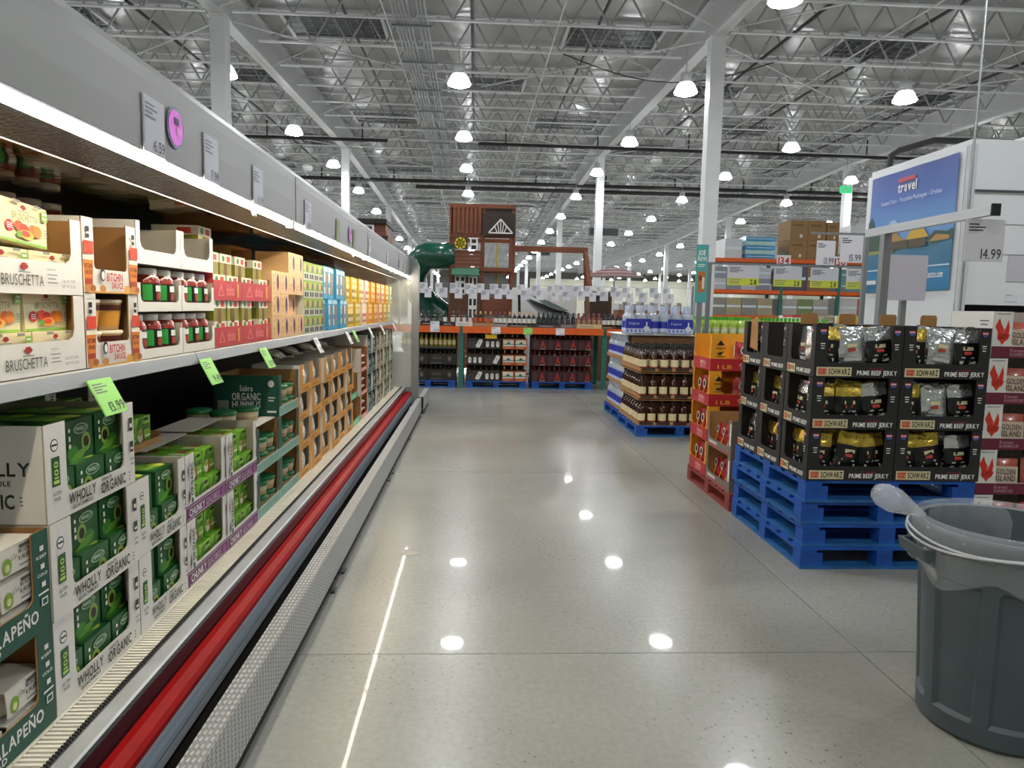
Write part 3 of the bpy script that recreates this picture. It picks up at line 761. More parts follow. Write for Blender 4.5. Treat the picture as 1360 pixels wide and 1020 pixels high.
# bright green boxes in purple-lipped trays
def kg_print(): return [('r', 0, .0, 1, .16, C('#5d9a2a', .4)), ('r', .55, .84, .3, .1, black), ('t', 'GUACAMOLE', .46, .52, .5, .2, C('#2d4a20')), ('e', .27, .33, .2, .24, C('#e9e4d8', .4)), ('e', .27, .43, .18, .1, C('#a3b24c', .4)), ('r', .42, .05, .1, .5, C('#b5452a', .4)), ('r', .56, .24, .36, .07, C('#dfeac6')), ('p', [(.05,.55),(.3,.95),(.45,.95),(.4,.6)], C('#4b8a2c', .4))]
KG = dict(w=.128, d=.15, h=.112)
kg = box_item('organic_dip_box', KG['w'], KG['d'], KG['h'], ltgreen, kg_print(), kg_print(), [('r', .08, .1, .84, .8, C('#6fae2e', .4)), ('e', .4, .5, .22, .22, C('#d6e3a0', .4)), ('r', .62, .3, .25, .3, C('#b5452a', .4))])
flame_p = [('p', [(.03,.25),(.06,.5),(.04,.75),(.075,.95),(.055,.6),(.08,.35)], C('#3a2030'))]
ct = tray('dip_tray', .448, TD, TH, .074, .085, .05, WCARD, GREYBOARD, [('r', 0, 0, 1, .235, purple), ('r', .015, .02, .97, .008, white), ('r', .015, .2, .97, .008, white), ('t', 'CHUNKY', .06, .055, .36, .11, white), ('t', 'GUACAMOLE', .45, .055, .36, .11, C('#c9a5c4')), ('r', .86, .05, .09, .12, C('#a05a98')),
    ('tv', 'ORGANIC', .105, .36, .055, .5, ink), ('e', .13, .29, .025, .045, C('#2b6a5a')), ('p', [(.95,.3),(.97,.6),(.955,.8),(.985,.9),(.98,.5),(.975,.3)], C('#5c2450'))] + flame_p)
for c_ in range(2):
    for k in range(2):
        o = (XL + .003 * c_, 2.796 + .224 + c_ * .45, ZL + k * (TH + .002))
        nm = ('%s purple-lipped tray by the white trays', '%s purple-lipped tray by the hummus')[c_] % ('lower', 'upper')[k]
        ct.put(o, RZC, nm.replace('tray', 'tray of bright green dip boxes', 1), 'purple-lipped trays')
        for kz in range(2):
            for ky in range(2):
                for kx in range(3):
                    kg.put(inside(o, -.224 + .08 + kx * .142, .015 + ky * .153 + (.03 if kz and not ky else 0), .005 + kz * .113), RZC, 'bright green dip box, %s, %s' % (spot(kx, ky, kz), nm), 'dip boxes, ' + nm)
        if k == 1:
            fl_ = MB().prism([(-.20,.0),(.20,.0),(.20,.17),(-.20,.17)], GREYBOARD, 'z', .0, .004).build('carton_flap', None, inside(o, 0.0, .16 , TH + .01), RZC)
            tag(fl_, ('tan cardboard flap folded open over the purple tray nearest the white trays', 'tan cardboard flap folded open over the purple tray by the hummus')[c_], 'flap')
# loose bright green boxes on a tray behind the white stack
bt = tray('dip_tray', .62, .22, .05, .03, 0, 0, KRAFT, KRAFT, ()).put((XL - .19, 2.72, ZL + 2 * (TH + .002) + .008), RZC, 'low brown tray of loose bright green boxes behind the two-high stack')
for i in range(4):
    kg.put((XL - .21 - .012 * (i % 2), 2.50 + i * .147, ZL + 2 * (TH + .002) + .018), RZC + (.06 if i == 2 else 0), 'loose bright green dip box on the low brown tray, %s along' % ORD[i], 'loose dip boxes on the brown tray')
for i in range(3):
    kg.put((XL - .44, 2.46 + i * .19, ZL + 2 * (TH + .002) + .10), RZC, 'bright green dip box deep in the shadow at the back, %s along' % ORD[i], 'dip boxes at the back of the case')
bt2 = tray('dip_tray', .62, .2, .09, .03, 0, 0, KRAFT, KRAFT, ()).put((XL - .43, 2.72, ZL + 2 * (TH + .002)), RZC, 'brown tray holding green boxes at the dark back of the case')
for i, y in enumerate((2.56, 2.95, 3.08)):
    o = MB(); o.prism([(-.03,0),(.03,0),(.03,.17),(.022,.19),(-.022,.19),(-.03,.17)], WCARD, 'y', 0, .004); 
    e = thing('display_flap', 'white upright carton flap standing %s' % ('between the green boxes at the back', 'near the middle of the back row', 'furthest along the back row')[i], 'flap', (XL - .36 - .06 * i, y, ZL + 2 * (TH + .002) + .11), RZC)
    obj('flap', o.mesh('flap'), e); k = MB(); deco(k, frame('F', .06, .004, .19), [('tv', 'ORGANIC', .4, .1, .35, .75, ink)]); obj('lettering', k.mesh('lettering'), e)
# hummus tubs in dark green trays
LIDG = mat('green_lid', '#1c6b3a', .35); TUB = mat('hummus_tub', '#b09a6c', .35)
hc = lathe_item('hummus_tub', 'tub', [('tub', [(.001,0),(.055,0),(.06,.006),(.066,.06)], TUB, 16), ('lid', [(.069,.056),(.070,.072),(.064,.077),(.001,.077)], LIDG, 16), ('label_band', [(.0605,.014),(.0655,.05)], C('#c4b894', .4), 16)])
hs = [('r', 0, 0, 1, 1, teal), ('t', 'Sabra', .40, .62, .2, .13, white), ('t', 'ORGANIC', .28, .40, .44, .17, white), ('t', 'HUMMUS', .28, .22, .44, .15, white), ('e', .88, .80, .05, .085, white), ('r', .84, .45, .1, .03, white), ('r', .84, .38, .08, .03, white), ('r', .06, .15, .17, .24, C('#9fb3a8')), ('r', .82, .1, .14, .05, white)]
ht = tray('hummus_tray', .436, TD, .24, .058, .038, .036, mat('pale_green_carton', '#7fa594', .5), KRAFT, [('r', 0, 0, 1, .235, C('#9cc2b4', .5))] + [('r', .05 + .115 * i, .04, .085, .16, C('#7fae9c', .5)) for i in range(8)] + [('r', 0, .24, .085, .76, teal), ('r', .915, .24, .085, .76, teal), ('r', 0, .235, 1, .012, white)], hs)
for c_, n_ in ((0, 2), (1, 3)):
    for k in range(n_):
        o = (XL, 3.70 + .218 + c_ * .44, ZL + k * .243)
        nm = ('shorter', 'taller')[c_] + ' green hummus stack, ' + lev[k if n_ == 3 else k * 2] + ' tray'
        ht.put(o, RZC, 'green open tray of hummus tubs, ' + nm, 'hummus trays')
        for kz in range(2):
            for ky in range(2):
                for kx in range(3): hc.put(inside(o, -.218 + .075 + kx * .143, .078 + ky * .142, .006 + kz * .08), RZC, 'green-lidded hummus tub, %s, %s' % (spot(kx, ky, kz), nm), 'hummus tubs, ' + nm)
for i, (dx, y) in enumerate(((-.17, 3.80), (-.10, 3.96), (-.32, 3.86))):
    hc.put((XL + dx - .03, y, ZL + .492), RZC, 'loose green-lidded hummus tub on top of the shorter stack, %s' % ('middle one', 'nearest the taller stack', 'furthest back')[i])
lidb = MB().box(-.21, .21, .02, .33, 0, .004, WCARD).build('board_sheet', None, (XL, 3.918, ZL + .486), RZC); tag(lidb, 'white board sheet laid across the shorter hummus stack', 'sheet')
# small orange cartons with clear bags
ORN = mat('orange_carton', '#d9922a', .5, var=.05); BAG = mat('clear_grey_bag', '#e6e0d2', .22, 0.1, var=.35, vscale=30, bump=.8, bscale=25)
ow = .331
ot = tray('orange_carton', ow, .30, .186, .052, .075, .05, ORN, GREYBOARD, [('r', .06, .04, .85, .18, C('#e3a443', .5)), ('t', 'CHICKPEA', .15, .07, .6, .1, C('#7a4a10'))], [('r', 0, 0, 1, 1, WCARD)], r=.012)
def bag_mesh(seed, w, h, d, m):
    b = MB(); b.smooth = True; r = random.Random(seed)
    def f(u, v):
        x = (u - .5) * w * (1 - .10 * math.sin(v * PI)); z = v * h
        bulge = d * math.sin(u * PI) ** .6 * math.sin(min(v * 1.15, 1) * PI) ** .5
        n_ = noise.noise(Vector((u * 3 + seed, v * 3, seed * 1.7))) * .010
        return (x + n_, -bulge + n_ * 1.2, z + n_)
    def g(u, v):
        p = f(u, v); return (p[0], -p[1] * .6, p[2])
    b.grid(f, 7, 8, m); b.grid(g, 7, 8, m)
    return b.mesh('bag')
bagp = [Proto('snack_bag', 'bag', [('bag', bag_mesh(s_, .17, .15, .03, BAG), [])]) for s_ in range(3)]
for c_ in range(6):
    for k in range(4):
        if c_ == 0 and k == 3: pass
        dx = (.0, .006, -.008, .012)[(c_ + k) % 4] + (.02 if k == 3 and c_ in (2, 3) else 0)
        dz = 0
        o = (XL + dx, 4.585 + ow / 2 + c_ * (ow + .003), ZL + k * .188)
        nm = ('bottom', 'second', 'third', 'top')[k] + ' row, ' + ('first', 'second', 'third', 'fourth', 'fifth', 'last')[c_] + ' from the hummus'
        ot.put(o, RZC, 'orange carton of clear bags in the ' + nm, 'orange cartons')
        bagp[(c_ + k) % 3].put(inside(o, .012, .037, .022), RZC, 'clear bag showing in the orange carton, ' + nm, 'clear bags in the orange cartons')
for i, y in enumerate((4.75, 5.15, 5.6, 6.1)):
    b = bagp[i % 3].put((XL - .13, y, ZL + 4 * .188 + .035), RZC, 'clear bag lying on top of the orange cartons, %s along' % ('first', 'second', 'third', 'fourth')[i])
    b.rotation_euler = (-1.25, 0, RZC + .2 * i)
# red and green cartons beyond, then slim teal-grey cartons up to the end glass
PINK = mat('salmon_carton', '#cf7a6a', .5); MINT = mat('mint_carton', '#63b884', .5)
rt = tray('salmon_carton', .44, .34, .235, .04, .05, .04, PINK, KRAFT, [('r', .1, .03, .7, .1, C('#e6b9ac'))], [('r', 0, 0, 1, 1, WCARD), ('t', 'CHICKEN', .2, .2, .6, .1, C('#d9a59a'))])
gt = tray('mint_carton', .46, .34, .235, .06, .01, .01, MINT, KRAFT, [('r', .1, .05, .7, .14, C('#8fd6ab'))], [('r', 0, 0, 1, 1, WCARD)])
for k in range(2): gt.put((XL - .03 * k, 6.60 + .235, ZL + k * .238), RZC, 'empty mint green carton beside the orange cartons, ' + ('lower', 'upper')[k])
wt = lathe_item('dip_cup', 'cup', [('cup', [(.001,0),(.05,0),(.058,.06),(.062,.062)], C('#b03a2c', .4), 12), ('lid', [(.064,.06),(.064,.07),(.001,.072)], C('#e9e4da', .4), 12)])
for k in range(3):
    o = (XL, 7.07 + .225, ZL + k * .238); nm = ('bottom', 'middle', 'top')[k]
    rt.put(o, RZC, 'salmon pink carton with white side, %s of three' % nm)
    for kz in range(2):
        for kx in range(3): wt.put(inside(o, -.14 + kx * .14, .08, .006 + kz * .075), RZC, 'red cup, %s, in the %s salmon carton' % (spot(kx, None, kz), nm), 'red cups, %s salmon carton' % nm)
TGREY = mat('teal_grey_carton', '#7d8f8a', .5, var=.06); BEIGE = mat('beige_carton', '#b9ae96', .5, var=.06)
cols_ = [(TGREY, C('#3f5a57')), (TGREY, C('#2f4a48')), (BEIGE, C('#8a7a5a')), (BEIGE, C('#a08c68')), (C('#a5aa92', .5), C('#6f7a5c')), (BEIGE, C('#7a6a4c')), (C('#a9b49a', .5), C('#4f8a62'))]
for c_ in range(7):
    outm, pm = cols_[c_]
    tt = tray('slim_carton', .325, .33, .205, .045, .05, .04, outm, outm, [('r', .1, .04, .75, .12, pm), ('r', .02, .3, .1, .5, white)], [('r', 0, 0, 1, 1, WCARD)])
    pk = box_item('ready_meal_pack', .11, .2, .15, pm, [('r', .1, .55, .8, .3, C('#b9bdb2')), ('r', .1, .1, .8, .3, outm)], tm=outm)
    for k in range(4):
        o = (XL - .01 * ((c_ * 3 + k) % 2), 7.54 + .165 + c_ * .33, ZL + k * .207)
        if o[1] > 9.95: continue
        nm = ('bottom', 'second', 'third', 'top')[k] + ' row, ' + ('first', 'second', 'third', 'fourth', 'fifth', 'sixth', 'seventh')[c_] + ' column past the salmon ones'
        tt.put(o, RZC, 'slim muted carton, ' + nm, 'slim cartons at the far end')
        for kx in range(2): pk.put(inside(o, -.07 + kx * .14, .012, .006), RZC, '%s meal pack, slim carton %s' % (('nearer', 'farther')[kx], nm), 'meal packs, ' + nm)

# ---- upper shelf
ZU, XU = 1.3455, -1.155
CREAMS = mat('cream_sleeve', '#ece0b4', .5, var=.03)
def brus_print(): return [('r', 0, 0, 1, .06, C('#8cc04a')), ('p', [(.43,.86),(.47,.93),(.53,.93),(.57,.86),(.5,.80)], C('#a5281f')), ('r', .38, .765, .24, .015, GREYINK), ('t', 'BRUSCHETTA', .24, .56, .56, .16, C('#8a855c'), False), ('e', .17, .36, .09, .14, red), ('r', .11, .40, .12, .02, white), ('r', .11, .35, .12, .02, white), ('r', .11, .30, .12, .02, white),
    ('e', .36, .40, .10, .13, C('#e5502a')), ('e', .47, .36, .10, .12, C('#d93a22')), ('e', .66, .36, .10, .15, C('#e8732a')), ('e', .76, .36, .09, .15, C('#ee8a35')), ('e', .50, .22, .16, .11, C('#e9b54a')), ('e', .48, .24, .10, .07, C('#d9482a')), ('e', .34, .2, .06, .08, C('#6fa83a')), ('r', .86, .66, .13, .26, C('#8cc04a')), ('r', .88, .72, .09, .04, white), ('r', .88, .82, .09, .05, white),
    ('r', .22, .93, .16, .07, C('#8d8a80')), ('r', .68, .93, .16, .07, C('#8d8a80')), ('r', .86, .42, .09, .02, GREYINK), ('r', .86, .36, .08, .02, GREYINK), ('r', .86, .30, .09, .02, GREYINK), ('r', .86, .24, .07, .02, GREYINK)]
def brus():
    w, h, d = .205, .108, .13
    b = MB()
    pts = [(-w*.46,0),(w*.46,0),(w*.5,h),(-w*.5,h)]
    b.prism(pts, CREAMS, 'y', 0, d)
    k = MB(); deco(k, (Vector((-w*.46,0,0)), Vector((1,0,0)), Vector((0,0,1)), w*.92, h, Vector((0,-1,0))), brus_print())
    return Proto('bruschetta_pack', 'box', [('sleeve', b.mesh('sleeve'), []), ('print', k.mesh('print'), [])])
bp_ = brus()
BW = .66
brt = tray('bruschetta_tray', BW, .36, .213, .088, .028, .052, WCARD, KRAFT, [('e', .365, .23, .036, .16, red)] + [('r', .345, .16 + .045 * i, .04, .014, white) for i in range(4)] + [('t', 'BRUSCHETTA', .45, .10, .26, .13, C('#55524d'), False), ('p', [(.56,.32),(.575,.37),(.60,.37),(.615,.32),(.588,.28)], C('#a5281f')), ('r', .55, .255, .075, .01, GREYINK),
    ('t', 'Bruschetta', .735, .30, .055, .03, GREYINK, False), ('r', .73, .24, .07, .012, GREYINK), ('r', .735, .19, .055, .012, GREYINK), ('r', .73, .14, .07, .012, GREYINK), ('t', '2-16 OZ CUPS', .83, .16, .10, .035, GREYINK, False), ('t', 'NET WT 32 OZ', .83, .09, .10, .035, GREYINK, False)], r=.03)
bru_y = 2.165 - BW / 2
for k in range(2):
    o = (XU, bru_y, ZU + k * .215)
    nm = ('lower', 'upper')[k]
    brt.put(o, RZC, 'white bruschetta tray with red oval, %s of two' % nm, 'bruschetta trays')
    for kx in range(3):
        for kz in range(2 - k):
            bp_.put(inside(o, -.215 + kx * .212, .014 + .022 * kz, .006 + kz * .1095), RZC, 'cream bruschetta pack, %s of the front row, %s layer of the %s tray' % (ORD[kx], ('lower', 'upper')[kz], nm), 'front packs of the %s bruschetta tray' % nm)
            bp_.put(inside(o, -.215 + kx * .212, .172, .006 + kz * .1095), RZC, 'cream bruschetta pack, %s of the back row, %s layer of the %s tray' % (ORD[kx], ('lower', 'upper')[kz], nm), 'back packs of the %s bruschetta tray' % nm)
o = (XU, bru_y, ZU + .215)
lo = bp_.put(inside(o, .105, .02, .128), RZC, 'cream bruschetta pack perched tilted on top of the others'); lo.rotation_euler = (-.06, .07, RZC)
# orange-cornered sauce trays
tubm = mat('sauce_tub', '#c9a26a', .4)
SAU = lathe_item('sauce_tub', 'tub', [('tub', [(.001,0),(.05,0),(.052,.004),(.062,.088)], tubm, 16), ('label_band', [(.0535,.012),(.0598,.062)], mat('sauce_label', '#e2a23c', .45, var=.1, vscale=20), 16), ('text_band', [(.0605,.064),(.0624,.082)], C('#5a2416'), 16), ('lid', [(.064,.088),(.065,.096),(.06,.099),(.001,.099)], C('#e2d7be', .35), 16)])
def cupg(x, s): return [('p', [(x,.06),(x+.125*s,.06),(x+.155*s,.44),(x-.02,.44)], C('#e3842a')), ('p', [(x-.02,.44),(x+.155*s,.44),(x+.15*s,.5),(x-.015,.5)], C('#f3e6cf')), ('t', 'BITCHIN', x, .33, .13*s, .06, C('#6a2a10')), ('t', 'SAUCE', x+.01, .25, .11*s, .05, C('#6a2a10')), ('r', x, .12, .12*s, .07, C('#b5401c')), ('e', x+.05, .05, .06, .06, C('#c98a4a')), ('e', x+.12, .06, .05, .05, C('#a8652e')), ('r', x-.015, .52, .16*s, .17, C('#d8401f')), ('r', x+.02, .73, .06, .05, black), ('r', x+.02, .81, .06, .07, black)]
bwid = .328
bst = tray('sauce_tray', bwid, .34, .222, .072, .062, .062, WCARD, KRAFT, cupg(.02, 1) + cupg(.85, 1) + [('t', 'BITCHIN', .36, .17, .3, .11, C('#c4242e')), ('t', 'SAUCE', .44, .07, .22, .08, C('#c4242e')), ('e', .28, .25, .045, .09, black), ('e', .285, .24, .03, .06, white), ('e', .27, .06, .06, .05, C('#c98a4a')), ('e', .74, .06, .07, .06, C('#d8a24e')), ('r', .02, .0, .96, .02, C('#e6a52c'))], r=.012)
for k in range(2):
    o = (XU, 2.172 + bwid / 2, ZU + k * .224); nm = ('lower', 'upper')[k]
    bst.put(o, RZC, 'white tray with orange corner posts for sauce tubs, ' + nm, 'sauce trays')
    if k == 0:
        for kx in range(2):
            for kz in range(2): SAU.put(inside(o, -.068 + kx * .136, .075, .006 + kz * .1), RZC, 'orange-labelled sauce tub in the lower sauce tray, %s' % spot(kx, None, kz), 'sauce tubs in the lower tray')
JAR_G = mat('salsa_in_glass', '#8a2f1c', .18, var=.25, vscale=40, coat=.5); JLAB = mat('black_jar_label', '#1a1c1a', .4)
def jar():
    b = MB(); b.smooth = True; b.lathe([(.001,0),(.048,0),(.053,.008),(.053,.105),(.047,.12),(.038,.128),(.038,.132)], JAR_G, 16)
    l = MB(); l.smooth = True; l.lathe([(.041,.126),(.042,.130),(.042,.146),(.039,.150),(.001,.150)], C('#d9d6d0', .3), 16)
    s = MB(); s.smooth = True; s.lathe([(.0535,.03),(.0535,.095)], JLAB, 10, arc=(-PI * .95, -PI * .05))
    p = MB(); p.lathe([(.0538,.034),(.0538,.091)], C('#35a046', .4), 3, arc=(-PI * .9, -PI * .70)); p.lathe([(.0538,.066),(.0538,.088)], white, 3, arc=(-PI * .62, -PI * .42)); p.lathe([(.0538,.036),(.0538,.062)], C('#a8402c', .4), 3, arc=(-PI * .6, -PI * .44)); p.lathe([(.0538,.034),(.0538,.091)], C('#35a046', .4), 3, arc=(-PI * .30, -PI * .16))
    return Proto('salsa_jar', 'jar', [('jar', b.mesh('jar'), []), ('lid', l.mesh('lid'), []), ('label_band', s.mesh('label_band'), [('print', p.mesh('print'))])])
jp = jar()
for c_, (ya, yb) in enumerate(((2.504, 2.868), (2.872, 3.212))):
    w = yb - ya
    jt_ = tray('jar_tray', w, .35, .10, .034, .022, .026, WCARD, GREYBOARD, [], r=.02, side_h=.12)
    for k in range(3):
        o = (XU + .002, (ya + yb) / 2, ZU + k * .165); nm = ('bottom', 'middle', 'top')[k] + ' white jar tray ' + ('by the orange posts', 'by the red trays')[c_]
        jt_ = jt_ if k < 2 else tray('jar_tray', w, .35, .145, .05, .03, .035, WCARD, GREYBOARD, [], r=.03)
        jt_.put(o, RZC, 'open ' + nm, 'white jar trays')
        if k < 2:
            for ky in range(2):
                for kx in range(3 if c_ else 3):
                    if k == 1 and c_ == 0 and kx == 0 and ky == 0: continue
                    jp.put(inside(o, -w/2 + .062 + kx * (w - .124) / 2,   .060 + ky * .112, .006), RZC, 'black-labelled salsa jar, %s, %s' % (spot(kx, ky), nm), 'salsa jars, ' + nm)
# extra stock behind: tubs in the back row on the shelf
for i, (y, z) in enumerate(((1.86, 1.785), (2.02, 1.785))):
    SAU.put((-1.42, y, z), RZC, 'sauce tub on the back stack, %s' % ('nearer the end', 'next one along')[i])
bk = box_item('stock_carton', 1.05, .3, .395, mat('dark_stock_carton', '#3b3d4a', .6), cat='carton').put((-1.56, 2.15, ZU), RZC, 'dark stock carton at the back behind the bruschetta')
for i, y in enumerate((2.24, 2.36, 2.50, 2.62)):
    jp.put((-1.56 , y + .1, ZU + .3955), RZC, 'white-lidded jar on the dark carton at the back, %s along' % ORD[i], 'white-lidded jars at the back')
# reserve cartons along the back of the upper shelf
for i, (y0, w_, hx, nm_) in enumerate(((2.72, .55, '#a97d4c', 'plain brown'), (3.30, .5, '#8a8f3e', 'olive printed'), (4.52, .38, '#a97d4c', 'tall brown'), (4.93, .58, '#7f9a4c', 'green printed'), (5.55, .95, '#4f9fc4', 'sky blue'), (6.55, .8, '#d9ac28', 'yellow printed'), (7.4, .8, '#c9945a', 'tan printed'), (8.25, .8, '#d08a2c', 'orange printed'), (9.1, .75, '#c9b25a', 'pale yellow'))):
    rc = box_item('reserve_carton', w_, .34, .40, mat('reserve_' + nm_.replace(' ', '_'), hx, .6, var=.12, vscale=9), [('r', .1, .5, .8, .3, C('#d9d2c0', .5))], cat='carton')
    rc.put((-1.58, y0 + w_ / 2, ZU), RZC, nm_ + ' reserve carton at the back of the upper shelf')
# red trays with white-banded packs
RED2 = mat('coral_red_carton', '#c23f45', .5, var=.03)
olive = mat('olive_pack', '#8f8a34', .4, var=.2, vscale=30)
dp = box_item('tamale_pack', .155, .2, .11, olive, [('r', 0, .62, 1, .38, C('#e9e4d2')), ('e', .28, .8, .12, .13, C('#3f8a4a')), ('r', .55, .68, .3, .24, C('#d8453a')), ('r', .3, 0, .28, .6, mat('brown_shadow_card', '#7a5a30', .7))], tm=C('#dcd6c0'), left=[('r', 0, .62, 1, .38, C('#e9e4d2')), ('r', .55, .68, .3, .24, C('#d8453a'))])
for c_, (ya, yb) in enumerate(((3.222, 3.60), (3.605, 4.09))):
    w = yb - ya
    rt_ = tray('red_tray', w, .35, .095, .09, 0, 0, RED2, KRAFT, [('t', 'dolsa', .42, .25, .28, .5, C('#e58a86')), ('p', [(.12,.2),(.34,.2),(.23,.8)], C('#dd7672')), ('p', [(.17,.26),(.29,.26),(.23,.62)], RED2), ('r', .8, .15, .06, .7, C('#d9a24e'))], side_h=.12)
    for k in range(2):
        o = (XU, (ya + yb) / 2, ZU + k * .212); nm = ('lower', 'upper')[k] + ' red tray ' + ('by the salsa jars', 'by the printed cream boxes')[c_]
        rt_.put(o, RZC, 'coral ' + nm, 'coral red trays')
        for kz in range(2 if k == 0 else 2 + (1 - c_)):
            for kx in range(2):
                if kz == 2 and kx == 1: continue
                dp.put(inside(o, -w/2 + .10 + kx * (w - .2), .012 + .03 * kz * (k == 1), .006 + kz * .1015 if kz < 2 else .215), RZC, 'white-banded olive pack, %s, in the %s' % (spot(kx, None, min(kz, 2), 3), nm), 'white-banded packs, ' + nm)
# printed cream boxes
PCH = mat('peach_box', '#e6c08e', .5, var=.04)
cb = box_item('printed_box', .178, .2, .128, PCH, [('e', .68, .5, .17, .42, C('#c98aa0')), ('e', .68, .52, .12, .34, C('#d9a8b4')), ('e', .68, .52, .105, .34, C('#241a24')), ('e', .2, .78, .035, .05, C('#8a3a3a')), ('e', .2, .25, .035, .05, C('#8a3a3a')), ('e', .42, .88, .03, .04, C('#8a3a3a')), ('r', .06, .45, .3, .03, C('#b98a5a')), ('r', .06, .38, .24, .03, C('#b98a5a'))])
for k in range(4):
    for c_ in range(4):
        if (c_, k) in ((0, 3), (1, 3), (2, 1)): continue
        cb.put((XU - (.05 if k == 1 and c_ == 3 else 0), 4.115 + .092 + c_ * .184, ZU + k * .130), RZC, 'peach printed box with black oval, %s row, %s column' % (('bottom', 'second', 'third', 'top')[k], ('first', 'second', 'third', 'last')[c_]), 'peach printed boxes')
bc = tray('shipping_carton', .37, .36, .52, .005, 0, 0, KRAFT, KRAFT, ()); 
e = bc.put((XU - .22, 4.115 + .19, ZU), RZC, 'tall open brown shipping carton behind the peach printed boxes')
obj('lettering', deco(MB(), frame('L', .37, .36, .52), [('t', 'organic', .3, .80, .3, .04, C('#5a3a2a')), ('p', [(.6,.66),(.72,.86),(.84,.66)], C('#6a3a4a')), ('e', .72, .7, .05, .06, KRAFT)]).mesh('lettering'), e)
MB().box(-.185, .185, .002, .36, .52, .524, KRAFT).build('top_flap', e)
# green-white dip cartons, blue cookie packs, yellow packs
gw = box_item('green_dip_pack', .145, .2, .12, C('#c9cdc0', .5), [('r', 0, .42, 1, .58, C('#8fae3a')), ('e', .3, .7, .2, .2, C('#e2b55a')), ('e', .7, .65, .22, .22, C('#57707a')), ('r', .15, .08, .3, .26, C('#30333a')), ('r', .55, .08, .3, .26, C('#30333a'))])
for k in range(4):
    for c_ in range(4): gw.put((XU, 4.865 + .075 + c_ * .152, ZU + k * .122), RZC, 'small green and white dip pack, %s from the peach boxes, %s row up' % (ORD[c_], ORD[k]), 'green and white dip packs')
BLU = mat('sky_blue_pack', '#3fa3cf', .4, var=.06)
def cookie_front():
    s = [('r', .5, .12, .36, .70, C('#4a7a94')), ('r', .05, .84, .9, .12, C('#bfe4f2'))]
    for i in range(5): s.append(('e', .68, .19 + .13 * i, .15, .065, C('#b8854e')))
    return s + [('r', .08, .5, .3, .3, C('#d9eef6')), ('r', .1, .15, .26, .2, C('#e9f4f8'))]
ck = box_item('cookie_pack', .158, .2, .245, BLU, cookie_front())
for k in range(2):
    for c_ in range(6): ck.put((XU - (.02 if (c_ + k) % 3 == 0 else 0), 5.485 + .08 + c_ * .166, ZU + k * .247), RZC, 'sky blue cookie pack in the %s row, %s from the dip packs' % (('lower', 'upper')[k], ('first', 'second', 'third', 'fourth', 'fifth', 'sixth')[c_]), 'sky blue cookie packs')
def yel(base, acc, wht): return [('r', .1, .12, .8, .4, acc), ('e', .5, .62, .28, .12, wht), ('r', .2, .8, .6, .12, wht), ('e', .35, .3, .14, .1, wht), ('e', .65, .3, .14, .1, wht)]
yspec = [(mat('yellow_pack', '#e6b81a', .45, var=.06), C('#8a7a1c'), C('#efe6c0')), (C('#d8b42c', .45), C('#a89a2c'), C('#e9e2c4')), (C('#e9d8c4', .45), C('#c75a5a'), C('#f3ece2')), (C('#e8a51e', .45), C('#d8892a'), C('#f0dca8')), (C('#e0952a', .45), C('#c97a1c'), C('#f0d49a')), (C('#e3bd84', .45), C('#c2647a'), C('#f2e4d2')), (C('#e0a83a', .45), C('#b9742c'), C('#efe0b8')), (C('#d3c26a', .45), C('#6fa8a0'), C('#e6ecd8'))]
yn = ('bright yellow', 'olive yellow', 'pink and white', 'deep yellow', 'plain orange', 'pale peach', 'amber', 'pale lime')
y = 6.49
for c_, (a, b, wm) in enumerate(yspec):
    wid = .205 if c_ < 3 else .21
    pk = box_item('snack_pack', wid - .008, .22, .228, a, yel(a, b, wm))
    for k in range(2):
        for q in range(2):
            yy = y + wid / 2 + q * wid
            if yy > 9.95: continue
            pk.put((XU - .015 * ((q + k) % 2), yy, ZU + k * .23), RZC, '%s snack pack in the %s row, %s of its pair' % (yn[c_], ('lower', 'upper')[k], ('first', 'second')[q]), 'yellow toned snack packs')
    y += 2 * wid + .004
# ------------------------------------------------------------------ pallets
BLUEP = mat('blue_pallet_paint', '#0b4da6', .6, var=.28, vscale=7, stretch=(1, 1, 3)); BLUEW = mat('worn_teal_blue_paint', '#1f5f9c', .6, var=.35, vscale=6); REDP = mat('red_brown_pallet', '#8a3a34', .65, var=.25, vscale=8)
def pallet_meshes(w, d, m, m2):
    blk = MB().box(-.07, .07, -.05, .05, 0, .082, m).mesh('block')
    blk2 = MB().box(-.05, .05, -.05, .05, 0, .082, m).mesh('block')
    return dict(bottom=MB().box(-w/2, w/2, -.05, .05, 0, .018, m2).mesh('bottom_board'), cross=MB().box(-.05, .05, 0, d, 0, .018, m).mesh('stringer_board'),
                top=MB().box(-w/2, w/2, -.06, .06, 0, .019, m).mesh('deck_board'), blk=blk, blk2=blk2)
PALM = {}
def pallet(x0, y0, z, w, d, label, m=BLUEP, m2=BLUEW, group=None, boards=7, name='pallet'):
    key = (w, d, m.name)
    if key not in PALM: PALM[key] = pallet_meshes(w, d, m, m2)
    P = PALM[key]
    e = thing(name, label, 'pallet', (x0 + w/2, y0, z), 0, group)
    for yy in (.05, d/2, d - .05):
        obj('bottom_board', P['bottom'], e, (0, yy, 0))
        for i, xx in enumerate((-w/2 + .07, 0, w/2 - .07)): obj('block', P['blk'] if i != 1 else P['blk2'], e, (xx, yy, .018))
    for xx in (-w/2 + .052, 0, w/2 - .052): obj('stringer_board', P['cross'], e, (xx, 0, .1005))
    for i in range(boards): obj('deck_board', P['top'], e, (0, .061 + (d - .122) * i / (boards - 1), .119))
    # side runners
    for xx in (-w/2 + .052, w/2 - .052):
        obj('side_runner', MB().box(-.05, .05, .101, d - .101, 0, .018, m2).mesh('side_runner'), e, (xx, 0, 0))
    return e
PH = .1385
